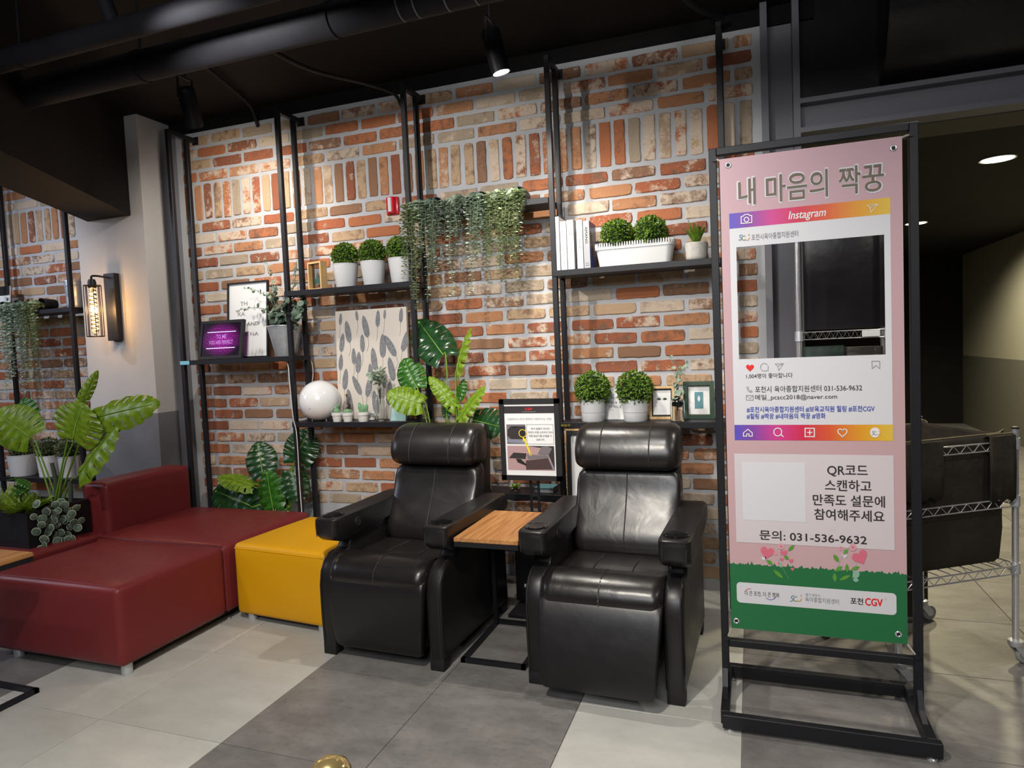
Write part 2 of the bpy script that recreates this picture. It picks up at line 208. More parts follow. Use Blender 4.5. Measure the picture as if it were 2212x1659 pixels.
# ------------------------------------------------------------------ mesh helpers
class MB:
    def __init__(s): s.bm = bmesh.new()
    def box(s, x0, x1, y0, y1, z0, z1, bev=0, seg=2, m=None):
        t = bmesh.new(); bmesh.ops.create_cube(t, size=1)
        bmesh.ops.transform(t, matrix=Matrix.Translation(((x0+x1)/2, (y0+y1)/2, (z0+z1)/2)) @ Matrix.Diagonal((abs(x1-x0), abs(y1-y0), abs(z1-z0), 1)), verts=t.verts)
        if bev: bmesh.ops.bevel(t, geom=t.edges[:], offset=bev, segments=seg, profile=.5, affect='EDGES')
        return s.add(t, m)
    def add(s, t, m=None):
        if m is not None: bmesh.ops.transform(t, matrix=m, verts=t.verts)
        me = D.meshes.new('tmp'); t.to_mesh(me); t.free(); s.bm.from_mesh(me); D.meshes.remove(me); return s
    def faces(s, vs, fs):
        v = [s.bm.verts.new(p) for p in vs]
        for f in fs:
            try: s.bm.faces.new([v[i] for i in f])
            except ValueError: pass
        return s
    def lathe(s, prof, n=24, c=(0, 0, 0), axis='Z'):
        vs = []; fs = []
        for r, z in prof:
            for i in range(n):
                a = 2*PI*i/n; p = (r*math.cos(a), r*math.sin(a), z)
                if axis == 'Y': p = (p[0], p[2], p[1])
                if axis == 'X': p = (p[2], p[0], p[1])
                vs.append((p[0]+c[0], p[1]+c[1], p[2]+c[2]))
        for k in range(len(prof)-1):
            for i in range(n):
                j = (i+1) % n; fs.append((k*n+i, k*n+j, (k+1)*n+j, (k+1)*n+i))
        fs.append(tuple(range(n))[::-1]); fs.append(tuple(range((len(prof)-1)*n, len(prof)*n)))
        return s.faces(vs, fs)
    def tube(s, pts, r, n=8, taper=None, sq=False):
        pts = [V(p) for p in pts]; vs = []; fs = []; N = len(pts)
        if sq: n = 4
        prev = None
        for k, p in enumerate(pts):
            t = (pts[min(k+1, N-1)]-pts[max(k-1, 0)]).normalized()
            if prev is None:
                u = t.cross(V((0, 0, 1)));  u = u if u.length > 1e-3 else t.cross(V((0, 1, 0)))
            else: u = prev - t*prev.dot(t)
            u.normalize(); prev = u.copy(); q = t.cross(u)
            rr = r*(1+(taper-1)*k/(N-1)) if taper is not None else r
            for i in range(n):
                a = 2*PI*(i+(.5 if sq else 0))/n; f = rr*(math.sqrt(2) if sq else 1)
                vs.append(p+u*math.cos(a)*f+q*math.sin(a)*f)
        for k in range(N-1):
            for i in range(n):
                j = (i+1) % n; fs.append((k*n+i, k*n+j, (k+1)*n+j, (k+1)*n+i))
        fs.append(tuple(range(n))[::-1]); fs.append(tuple(range((N-1)*n, N*n)))
        return s.faces(vs, fs)
    def prism(s, poly, a, b, plane='XZ', bev=0, seg=2):     # poly in the plane, extruded from a to b along the third axis
        t = bmesh.new(); f = {'XZ': lambda p, d: (p[0], d, p[1]), 'YZ': lambda p, d: (d, p[0], p[1]), 'XY': lambda p, d: (p[0], p[1], d)}[plane]
        lo = [t.verts.new(f(p, a)) for p in poly]; hi = [t.verts.new(f(p, b)) for p in poly]; n = len(poly)
        t.faces.new(lo[::-1]); t.faces.new(hi)
        for i in range(n): t.faces.new((lo[i], lo[(i+1) % n], hi[(i+1) % n], hi[i]))
        bmesh.ops.recalc_face_normals(t, faces=t.faces[:])
        if bev:
            es = [e for e in t.edges if any(len(fc.verts) > 4 or fc in (t.faces[0], t.faces[1]) for fc in e.link_faces)]
            bmesh.ops.bevel(t, geom=es, offset=bev, segments=seg, profile=.5, affect='EDGES')
        return s.add(t)
    def sphere(s, c, r, u=20, v=12, sc=(1, 1, 1)):
        t = bmesh.new(); bmesh.ops.create_uvsphere(t, u_segments=u, v_segments=v, radius=r)
        return s.add(t, Matrix.Translation(c) @ Matrix.Diagonal((*sc, 1)))
    def loft(s, prof, stations):          # closed profile in (y,z); stations (x, scale, dy, dz) scaled about the profile's centre
        cy = sum(p[0] for p in prof)/len(prof); cz = sum(p[1] for p in prof)/len(prof); n = len(prof); vs = []; fs = []
        for x, sc, dy, dz in stations:
            for y, z in prof: vs.append((x, cy+(y-cy)*sc+dy, cz+(z-cz)*sc+dz))
        for k in range(len(stations)-1):
            for i in range(n): j = (i+1) % n; fs.append((k*n+i, k*n+j, (k+1)*n+j, (k+1)*n+i))
        fs.append(tuple(range(n))[::-1]); fs.append(tuple(range((len(stations)-1)*n, len(stations)*n)))
        return s.faces(vs, fs)
def mesh(name, mb, mats, ang=None):
    me = D.meshes.new(name)
    bmesh.ops.recalc_face_normals(mb.bm, faces=mb.bm.faces[:]) if ang is not None else None
    mb.bm.to_mesh(me); mb.bm.free()
    for m in (mats if isinstance(mats, (list, tuple)) else [mats]): me.materials.append(M[m] if isinstance(m, str) else m)
    if ang is not None:
        for p in me.polygons: p.use_smooth = True
        if ang < 180: me.set_sharp_from_angle(angle=rad(ang))
    return me
def link(name, me, parent=None, loc=(0, 0, 0), rot=(0, 0, 0), sc=(1, 1, 1)):
    o = D.objects.new(name, me); C.objects.link(o); o.parent = parent; o.location = loc; o.rotation_euler = rot; o.scale = sc; return o
def obj(name, mb, m, parent=None, ang=None, **k): return link(name, mesh(name, mb, m, ang), parent, **k)
def tag(o, label, cat, group=None):
    o['label'] = label; o['category'] = cat
    if group: o['group'] = group
    return o
def thing(name, label, cat, loc=(0, 0, 0), rz=0, group=None):
    return tag(link(name, None, None, loc, (0, 0, rz)), label, cat, group)
def struct(o): o['kind'] = 'structure'; return o
def stuff(o): o['kind'] = 'stuff'; return o
def dup(r, loc, rz=None, label=None, parent=None):
    c = r.copy(); C.objects.link(c); c.location = loc
    if parent: c.parent = parent
    if rz is not None: c.rotation_euler = (0, 0, rz)
    if label: c['label'] = label
    for ch in list(r.children):
        a = ch.copy(); C.objects.link(a); a.parent = c
        for g in list(ch.children):
            b = g.copy(); C.objects.link(b); b.parent = a
    return c
def cat_rom(pts, n=6):
    P = [V(p) for p in pts]; P = [P[0]*2-P[1]]+P+[P[-1]*2-P[-2]]; out = []
    for i in range(1, len(P)-2):
        for k in range(n):
            t = k/n; a, b, c, d = P[i-1:i+3]
            out.append(.5*((2*b)+(c-a)*t+(2*a-5*b+4*c-d)*t*t+(3*b-a-3*c+d)*t**3))
    out.append(P[-2]); return out
def closed_smooth(pts, n=4):
    N = len(pts); out = []
    for i in range(N):
        a, b, c, d = (V((*pts[(i+k-1) % N], 0)) for k in range(4))
        for k in range(n):
            t = k/n; q = .5*((2*b)+(c-a)*t+(2*a-5*b+4*c-d)*t*t+(3*b-a-3*c+d)*t**3); out.append((q.x, q.y))
    return out
def puff(w, n=9, r=.05, lo=.82):          # stations of a cushion w wide with rounded ends
    st = []
    for i in range(n):
        e = r*(i/(n-1)); sc = lo+(1-lo)*math.sqrt(1-(1-i/(n-1))**2); st.append((e, sc))
    left = [(-w/2+e, sc, 0, 0) for e, sc in st]; return left+[(-x, sc, 0, 0) for x, sc, _, _ in left[::-1]]
_txt = {}
def text_bm(s, size, align='CENTER', bold=0, shear=0, sx=1, spacing=1):
    c = D.curves.new('t', 'FONT'); c.body = s; c.size = size; c.align_x = align; c.align_y = 'CENTER'; c.offset = bold; c.shear = shear; c.space_character = spacing; c.resolution_u = 3
    o = D.objects.new('t', c); C.objects.link(o); dg = bpy.context.evaluated_depsgraph_get(); dg.update()
    me = D.meshes.new_from_object(o.evaluated_get(dg)); D.objects.remove(o); D.curves.remove(c)
    t = bmesh.new(); t.from_mesh(me); D.meshes.remove(me)
    bmesh.ops.transform(t, matrix=Matrix.Diagonal((sx, 1, 1, 1)), verts=t.verts)
    return t
def fit_text(s, w, h, align='CENTER', bold=0, shear=0):   # text scaled to a box w wide, h high (h = cap / syllable height), centre or left at origin, in XZ facing -y
    t = text_bm(s, 1, 'CENTER', bold, shear); xs = [v.co.x for v in t.verts]; ys = [v.co.y for v in t.verts]
    x0, x1, y0, y1 = min(xs), max(xs), min(ys), max(ys)
    k = w/(x1-x0); kh = h/(y1-y0) if h else k
    off = -(x0+x1)/2*k + (w/2 if align == 'LEFT' else 0)
    bmesh.ops.transform(t, matrix=Matrix(((k, 0, 0, off), (0, 0, 0, 0), (0, kh, 0, -(y0+y1)/2*kh), (0, 0, 0, 1))), verts=t.verts)
    return t
def lettering(name, s, x, z, wd, h, m, parent, y=-.0012, align='CENTER', bold=0, shear=0, rot=None, fat=0):
    mb = MB(); t0 = fit_text(s, wd, h, align, bold, shear)
    if fat:                                              # heavier strokes: the same letters printed again a hair to each side
        for i in range(8 if fat > .0012 else 4):
            a = i*PI/(4 if fat > .0012 else 2); mb.add(t0.copy(), Matrix.Translation((fat*math.cos(a), .00004*(i+1), fat*math.sin(a))))
    mb.add(t0, rot)
    return obj(name, mb, m, parent, loc=(x, y, z))

# ------------------------------------------------------------------ leaves
def monstera_mesh(name, m, slits=5, width=.8, droop=.25, fold=.18, depth=.55, seed=0):
    rg = random.Random(seed); mb = MB(); NT, NS = 66, 8; vs = []; fs = []
    def wd(t): return width*.5*(math.sin(PI*min(1, t*.88+.12))**.62)*(1-.25*t) if t < .999 else .0
    cuts = [(i+.9)/(slits+.7)*.86 for i in range(slits)]
    for side in (1, -1):
        base = len(vs); jit = [rg.uniform(-.02, .02) for _ in cuts]
        for i in range(NT+1):
            t = i/NT
            for j in range(NS+1):
                s_ = j/NS; wx = wd(t)*s_
                yy = t + .10*s_*s_*(1-t) - (.24*s_**1.5*(1-t)**3) + .10*s_*t*(1-t)
                zz = fold*wx - droop*(t*t*.55) - .28*(s_**2)*wd(t) + .018*math.sin(t*slits*2*PI/.86)*s_
                vs.append((side*wx, yy, zz))
        for i in range(NT):
            tm = (i+.5)/NT
            for j in range(NS):
                sm = (j+.5)/NS
                skip = any(abs(tm-(c+q)) < .0085 and 1-depth < sm < (1.0 if ci % 2 else .86) for ci, (c, q) in enumerate(zip(cuts, jit)))
                if skip: continue
                a = base+i*(NS+1)+j; f = (a, a+1, a+NS+2, a+NS+1); fs.append(f if side > 0 else f[::-1])
    mb.faces(vs, fs); nf = len(mb.bm.faces)
    pts = [(0, t/10, -droop*((t/10)**2*.55)+.008) for t in range(0, 10)]; mb.tube(pts, .012, 5, .3)
    bmesh.ops.remove_doubles(mb.bm, verts=mb.bm.verts[:], dist=.0008)
    mb.bm.faces.ensure_lookup_table()
    for f in mb.bm.faces:
        if f.index < 0 or len(f.verts) > 4: pass
    me = mesh(name, mb, [m, 'rib'])
    for p in me.polygons:
        p.use_smooth = True; c = p.center
        if abs(c.x) < .011 and c.y < .93: p.material_index = 1
    return me
def leaf_matrix(base, tip, normal, width_f=1.0):
    b, t = V(base), V(tip); y = t-b; L = y.length; y.normalize(); n = V(normal); n = (n-y*n.dot(y)).normalized(); x = y.cross(n)
    m = Matrix(((x.x*L*width_f, y.x*L, n.x*L, b.x), (x.y*L*width_f, y.y*L, n.y*L, b.y), (x.z*L*width_f, y.z*L, n.z*L, b.z), (0, 0, 0, 1)))
    return m
def put_leaf(parent, me, base, tip, normal, wf=1.0, name='leaf'):
    o = link(name, me, parent); o.matrix_local = leaf_matrix(base, tip, normal, wf); return o
def leaflet(mb, p, d, n, L, W, fold=.2):     # one small folded leaf: 4 triangles
    d = d.normalized(); x = d.cross(n); x = x.normalized() if x.length > 1e-4 else V((1, 0, 0)); nn = x.cross(d)
    a = p; b = p+d*L*.5+x*W*.5+nn*fold*W; c = p+d*L; e = p+d*L*.5-x*W*.5+nn*fold*W; q = p+d*L*.55
    mb.faces([a, b, c, e, q], [(0, 1, 4), (1, 2, 4), (2, 3, 4), (3, 0, 4)])
def disc_leaf(mb, p, n, r, k=7, d=None):
    n = n.normalized(); x = n.orthogonal().normalized(); y = n.cross(x)
    vs = [p+n*r*.15]+[p+(x*math.cos(2*PI*i/k)+y*math.sin(2*PI*i/k))*r for i in range(k)]
    mb.faces(vs, [(0, i+1, (i+1) % k+1) for i in range(k)])
def rdir(rg): 
    z = rg.uniform(-1, 1); a = rg.uniform(0, 2*PI); r = math.sqrt(1-z*z); return V((r*math.cos(a), r*math.sin(a), z))
def ball_mesh(name, m, R, n=620, seed=1, zmin=-.75, ls=.021):
    rg = random.Random(seed); mb = MB()
    for i in range(n):
        z = 1-(1-zmin)*(i+.5)/n; a = i*2.39996; r = math.sqrt(max(0, 1-z*z)); d = V((r*math.cos(a), r*math.sin(a), z))
        t = (d+rdir(rg)*.75).normalized(); p = d*R*rg.uniform(.86, .97)
        leaflet(mb, p, (t*.6+rdir(rg)*.5), d, ls*rg.uniform(.8, 1.2), ls*.62, .25)
    return mesh(name, mb, m)

# ------------------------------------------------------------------ the setting
WY = 1.95; CEIL = 3.10
# floor of 0.6 m tiles over the grout bed
fl = struct(obj('floor', MB().box(-6.5, 3.6, -2.4, 11.5, -.05, -.004), 'grout'))
tl = MB(); tl.box(.0018, .5982, .0018, .5982, -.004, 0, .0008, 1)
tml = mesh('floor_tile', tl, 'tile_l'); tmd = tml.copy(); tmd.materials.clear(); tmd.materials.append(M['tile_d'])
for ix in range(-10, 6):
    for iy in range(-2, 13):
        x, y = ix*.6, iy*.6
        if x < -1.9 and y > 1.9 or x > .5 and iy < -1 and x > 2: continue
        if y > 1.9 and x < .5: continue
        light = ix in (-4, -3, 0) or ix in (-8, -7)
        link('floor_tile', tml if light else tmd, fl, (x, y, 0))
cl = struct(obj('ceiling', MB().box(-7, 3.7, -2.4, WY+.12, CEIL, CEIL+.1), 'black_paint'))
# brick wall: mortar bed with every brick its own piece
wb = struct(obj('wall_back', MB().box(-3.25, .742, WY, WY+.12, 0, 3.005), 'mortar'))
struct(obj('wall_back_upper', MB().box(-6.5, 1.0, WY+.02, WY+.12, 3.005, CEIL), mat('upper_wall_paint', (.0075, .0065, .006), .8, spec=.2)))
wl = struct(obj('wall_left', MB().box(-6.5, -3.75, WY, WY+.12, 0, 3.005), 'mortar'))
rgb = random.Random(5)
def brick_bm(L, h, rg):
    n1, n2 = 9, 3; out = []
    hx, hz = L/2, h/2; rr = rg.uniform(.0015, .006)
    for i in range(n1): out.append((-hx+L*i/(n1-1), -hz))
    for i in range(1, n2): out.append((hx, -hz+h*i/n2))
    for i in range(n1): out.append((hx-L*i/(n1-1), hz))
    for i in range(1, n2): out.append((-hx, hz-h*i/n2))
    o2 = []
    for x, z in out:
        if abs(x) > hx-1e-6 and abs(z) > hz-1e-6: x *= 1-rr/hx*rg.uniform(.4, 1.5); z *= 1-rr/hz*rg.uniform(.2, .9)
        o2.append((x+rg.gauss(0, .0013), z+rg.gauss(0, .0011)))
    d = rg.uniform(.005, .010); N = len(o2); mb = MB()
    vs = [(x, .004, z) for x, z in o2]+[(x, -d*.55, z) for x, z in o2]+[(x*(1-.0035/hx), -d+rg.gauss(0, .0008), z*(1-.0035/hz)) for x, z in o2]
    fs = [(i, (i+1) % N, N+(i+1) % N, N+i) for i in range(N)]+[(N+i, N+(i+1) % N, 2*N+(i+1) % N, 2*N+i) for i in range(N)]+[tuple(range(2*N, 3*N))]
    mb.faces(vs, fs); return mb
def set_rnd(me, cols):
    a = me.attributes.new('rnd', 'FLOAT_COLOR', 'POINT'); a.data.foreach_set('color', [c for col in cols for c in col])
BL, BH = .2440, .0612
variants = []
for i in range(72):
    mb = brick_bm(BL, BH, rgb); bmesh.ops.recalc_face_normals(mb.bm, faces=mb.bm.faces[:]); me = mesh('brick', mb, 'brick')
    set_rnd(me, [(rgb.random(), rgb.random(), rgb.random(), 1)]*len(me.vertices)); variants.append(me)
def lay(x0, x1, wall, cap):
    todo = []                                            # (x, z, length, upright)
    rows = [(1.676-.083*k, (8+k) % 2) for k in range(-8, 20)]+[(2.6945+.083*k, k % 2) for k in range(4)]
    for z, par in rows:
        if z < .42 and wall is wl: continue
        n0 = math.floor((x0+.055)/.266)-1
        for n in range(n0, n0+40):
            a = -.055+.266*n+(.133 if par else 0); b = a+BL; a = max(a, x0+.004); b = min(b, x1-.004)
            if b-a > .035 and (z > .42 or b > -1.5): todo.append(((a+b)/2, z, b-a, False))
    n = int((x1-x0)/.0822); st = (x1-x0)/n
    for i in range(n): todo.append((x0+st*(i+.5), 2.518, .245, True))
    todo.sort(key=lambda t: (V((t[0], WY, t[1]))-CAM).length)
    rest = MB(); cols = []
    for i, (x, z, L, upr) in enumerate(todo):
        sx = L/BL*rgb.uniform(.985, 1.005); rot = (0, (PI/2 if rgb.random() < .5 else -PI/2) if upr else (PI if rgb.random() < .5 else 0), 0)
        rot = (0, rot[1]+rgb.gauss(0, .006), 0); me = rgb.choice(variants); loc = (x+rgb.gauss(0, .002), WY, z+rgb.gauss(0, .0018))
        if i < cap: link('brick', me, wall, loc, rot, (sx, 1, rgb.uniform(.97, 1.04)))
        else:
            t = bmesh.new(); t.from_mesh(me); c = me.attributes['rnd'].data[0].color[:]
            bmesh.ops.transform(t, matrix=Matrix.Translation(loc) @ Matrix.Rotation(rot[1], 4, 'Y') @ Matrix.Diagonal((sx, 1, 1, 1)), verts=t.verts)
            cols += [c]*len(t.verts); tmp = D.meshes.new('t'); t.to_mesh(tmp); t.free(); rest.bm.from_mesh(tmp); D.meshes.remove(tmp)
    if cols:
        me = mesh('brick_field', rest, 'brick')
        if 'rnd' in me.attributes: me.attributes.remove(me.attributes['rnd'])
        set_rnd(me, cols); stuff(link('brick_field', me, wall))
lay(-3.125, .705, wb, 298)
lay(-5.25, -3.86, wl, 150)
# plastered pillar between the two brick walls, with its darker base coat, and the slanting beam that meets it
pl_ = struct(obj('wall_pillar', MB().box(-3.885, -3.25, 1.70, WY+.1, 1.045, CEIL, .003), 'plaster'))
struct(obj('wall_pillar_base', MB().box(-3.886, -3.249, 1.699, WY+.1, 0, 1.044, .003), 'plaster_d'))
struct(obj('trim_1', MB().box(-3.25, -3.175, 1.88, WY+.02, 0, 3.03, .003), 'steel_grey'))
b1, b2 = V((-3.365, 1.70)), V((-3.775, 1.70)); dr = V((.726, -1.337)).normalized()
f1, f2 = b1+dr*3.4, b2+dr*3.4
struct(obj('ceiling_beam', MB().prism([b1, f1, f2, b2], 2.425, CEIL, 'XY'), 'black_paint'))
# right: grey steel channel post, channel header, black gloss wall above it and the passage behind
t2 = MB(); t2.box(.742, .775, 1.90, 2.06, 0, CEIL).box(.775, .897, 1.985, 2.06, 0, CEIL).box(.893, .925, 1.90, 2.06, 0, CEIL)
struct(obj('trim_2', t2, 'steel_grey'))
t3 = MB(); t3.box(.925, 3.6, 1.90, 2.03, 2.568, 2.592).box(.925, 3.6, 1.965, 2.03, 2.445, 2.568).box(.925, 3.6, 1.90, 2.03, 2.422, 2.447).box(.925, 3.6, 1.955, 1.966, 2.45, 2.545)
struct(obj('trim_3', t3, 'steel_grey'))
struct(obj('wall_above_passage', MB().box(.925, 3.6, 1.99, 2.05, 2.592, CEIL), 'black_wall'))
struct(obj('trim_4', MB().box(.925, 3.6, 2.03, 2.30, 2.418, 2.46), 'olive_d'))
struct(obj('wall_passage_right', MB().box(3.6, 3.7, 1.4, 11.6, 1.0, 2.7), 'olive'))
struct(obj('wall_passage_right_base', MB().box(3.597, 3.7, 1.4, 11.6, 0, 1.0), 'olive_d'))
struct(obj('wall_passage_end', MB().box(.8, 3.7, 9.6, 9.7, 0, 2.7), 'black_paint'))
struct(obj('wall_passage_left', MB().box(.775, .86, 2.06, 9.7, 0, 2.7), 'black_paint'))
pc = struct(obj('ceiling_passage', MB().box(.8, 3.7, 2.30, 9.7, 2.46, 2.55), 'black_paint'))
for i, (px, py) in enumerate([(2155, 343), (1979, 482)]):
    p = atz(px, py, 2.458); t = thing('downlight', ['large round downlight in the passage ceiling, nearest', 'small bright downlight deeper in the passage, seen behind the banner stand post'][i], 'ceiling light', p)
    obj('rim', MB().lathe([(.088, -.002), (.1, -.006), (.102, 0), (.088, 0)], 28), 'white', t, 40)
    obj('lens', MB().lathe([(.001, -.005), (.086, -.005), (.086, -.001), (.001, -.001)], 28), 'lamp_y', t)
    l = spot('spot_lamp', p-V((0, 0, .03)), (p.x+.25, p.y, 0), 260, 150, .7, (1, .87, .56), .07)
p = atz(2155, 343, 2.458); spot('spot_lamp', (2.6, 6.9, 2.4), (3.2, 6.9, 0), 110, 140, .7, (1, .92, .70), .07)
# black sheet hung behind the banner inside the opening, and the sloping duct cover on the black wall above
dc = MB(); dc.prism([(1.985, 2.62), (1.80, 2.70), (1.62, 3.02), (1.62, CEIL), (1.985, CEIL)], 1.29, 2.9, 'YZ', .012)
tag(obj('duct_cover', dc, 'panel', None, 40), 'black duct cover boxed onto the wall above the passage opening', 'duct')
# pipes and cables under the ceiling
pp = MB(); pp.tube([(-6.4, .60, 2.775), (3.4, .615, 2.80)], .068, 24)
pipe = tag(link('ceiling_pipe', mesh('ceiling_pipe', pp, 'pipe', 40)), 'thick black pipe running under the ceiling across the room', 'pipe')
for x in (-3.0, -2.0, -.95, .1, 1.1):
    z = 2.775+.025*(x+6.4)/9.8; obj('pipe_clamp', MB().lathe([(.0685, -.014), (.0725, -.014), (.0725, .014), (.0685, .014)], 24, (x, .606, z), 'X').tube([(x, .606, z+.07), (x, .606, CEIL)], .006, 6), 'pipe', pipe, 40)
for x in (-.62, -.55, -.42, -.3, -.16): obj('paint_ring', MB().lathe([(.0682, -.003), (.069, -.003), (.069, .003), (.0682, .003)], 24, (x, .606, 2.79), 'X'), 'steel_grey', pipe, 40)
pp = MB(); pp.tube([(-6.4, .29, 2.755), (3.4, .29, 2.80)], .046, 20)
pipe2 = tag(link('ceiling_pipe', mesh('ceiling_pipe', pp, 'pipe', 40)), 'thinner black pipe running above and in front of the thick one', 'pipe')
for x in (-2.35, -.6, 1.2): obj('pipe_clamp', MB().lathe([(.0465, -.012), (.05, -.012), (.05, .012), (.0465, .012)], 20, (x, .29, 2.755+.045*(x+6.4)/9.8), 'X').tube([(x, .29, 2.8), (x, .29, CEIL)], .005, 6), 'pipe', pipe2, 40)
obj('branch_pipe', MB().tube(cat_rom([(-1.7, -.6, 3.03), (-1.75, .0, 3.0), (-1.78, .2, 2.93), (-1.78, .285, 2.79)], 5), .03, 12), 'pipe', pipe2, 60)
def cable(label, pts, r, m='black', name='ceiling_cable'):
    return tag(obj(name, MB().tube(cat_rom(pts, 8), r, 8), m, None, 60), label, 'cable')
cable('black cable sagging from the thick pipe to the wall left of the third post', [(-1.42, .66, 2.83), (-1.36, 1.0, 2.81), (-1.32, 1.45, 2.89), (-1.33, 1.80, 2.955), (-1.345, 1.935, 2.92)], .011)
cable('grey conduit running back from the left lamp to the top of the brick wall', [(-2.2, 1.12, CEIL-.02), (-2.3, 1.5, CEIL-.03), (-2.42, 1.84, CEIL-.03), (-2.44, 1.935, 2.96)], .011, 'pipe')
cable('thin black cable along the ceiling right of the lit lamp', [(-.62, 1.08, 3.06), (-.4, 1.16, 3.05), (0, 1.2, 3.07), (.5, 1.25, 3.06)], .009)
cable('dark hose curving out of the ceiling towards the fifth post', [(.2, 1.0, 3.08), (.32, 1.3, 3.03), (.45, 1.6, 3.0), (.56, 1.85, 3.04)], .014, 'pipe')
# the two lamp bodies
def lampbody(label, top, lens, lit):
    top, lens = V(top), V(lens); t = thing('spot_light', label, 'spotlight', top); d = (lens-top); L = d.length; q = d.to_track_quat('-Z', 'Y').to_matrix().to_4x4()
    a = MB(); a.lathe([(.001, 0), (.040, 0), (.046, -.008), (.046, -L), (.040, -L), (.040, -L+.022), (.001, -L+.022)], 28); bmesh.ops.transform(a.bm, matrix=q, verts=a.bm.verts)
    obj('lamp_body', a, 'gloss_black' if 0 else 'rack', t, 40)
    a = MB(); a.lathe([(.001, -L+.006), (.039, -L+.006), (.039, -L+.012), (.001, -L+.012)], 28); bmesh.ops.transform(a.bm, matrix=q, verts=a.bm.verts)
    obj('lens', a, 'lamp_w' if lit else 'gloss_black', t, 40)
    a = MB(); a.box(-.006, .006, .046, .052, -.07, .05).box(-.006, .006, -.052, -.046, -.07, .05).box(-.006, .006, -.052, .052, .046, .054).tube([(0, 0, .05), (0, 0, CEIL-top.z-.02)], .008, 8).lathe([(.001, CEIL-top.z-.03), (.04, CEIL-top.z-.03), (.04, CEIL-top.z), (.001, CEIL-top.z)], 20)
    obj('bracket', a, 'rack', t, 40); return t
lampbody('black cylinder spotlight hanging at left, its lens turned away', (-2.185, 1.055, 2.875), (-2.235, 1.160, 2.706), True)
lampbody('black cylinder spotlight with a glaring white lens above the centre', (-.465, 1.18, 2.895), (-.425, 1.205, 2.70), True)
# ------------------------------------------------------------------ recliners
seat_prof = closed_smooth([(.12, .30), (-.30, .30), (-.385, .36), (-.375, .43), (-.31, .470), (-.23, .466), (-.178, .446), (-.14, .434), (-.09, .437), (.0, .434), (.16, .425), (.17, .36)], 5)
back_prof = closed_smooth([(.165, .40), (.10, .43), (.10, .50), (.155, .60), (.205, .70), (.235, .79), (.275, .80), (.34, .80), (.33, .60), (.27, .40)], 5)
head_prof = closed_smooth([(.235, .80), (.175, .815), (.16, .87), (.185, .94), (.24, .995), (.32, 1.012), (.385, .985), (.395, .90), (.36, .80)], 5)
foot_prof = closed_smooth([(-.372, .395), (-.392, .35), (-.398, .24), (-.392, .12), (-.378, .065), (-.345, .06), (-.335, .12), (-.335, .30), (-.34, .395)], 5)
panel_prof = [(-.355, .05), (-.362, .20), (-.362, .33), (-.350, .395), (-.322, .438), (-.285, .462), (-.245, .466), (-.215, .472), (-.198, .495), (-.192, .56), (.34, .585), (.37, .54), (.385, .05)]
arm_prof = closed_smooth([(-.312, .536), (-.334, .558), (-.340, .590), (-.338, .622), (-.322, .637), (-.20, .639), (.0, .638), (.22, .640), (.335, .638), (.375, .61), (.37, .56), (.15, .54), (-.12, .524), (-.25, .517), (-.285, .521)], 4)
def on_prof(prof, sel, x, off=.0025):
    cy = sum(p[0] for p in prof)/len(prof); cz = sum(p[1] for p in prof)/len(prof)
    out = []
    for y, z in prof:
        if sel(y, z):
            d = V((0, y-cy, z-cz)).normalized(); out.append(V((x, y, z))+d*off)
    return out
def order(pts, key): return sorted(pts, key=key)
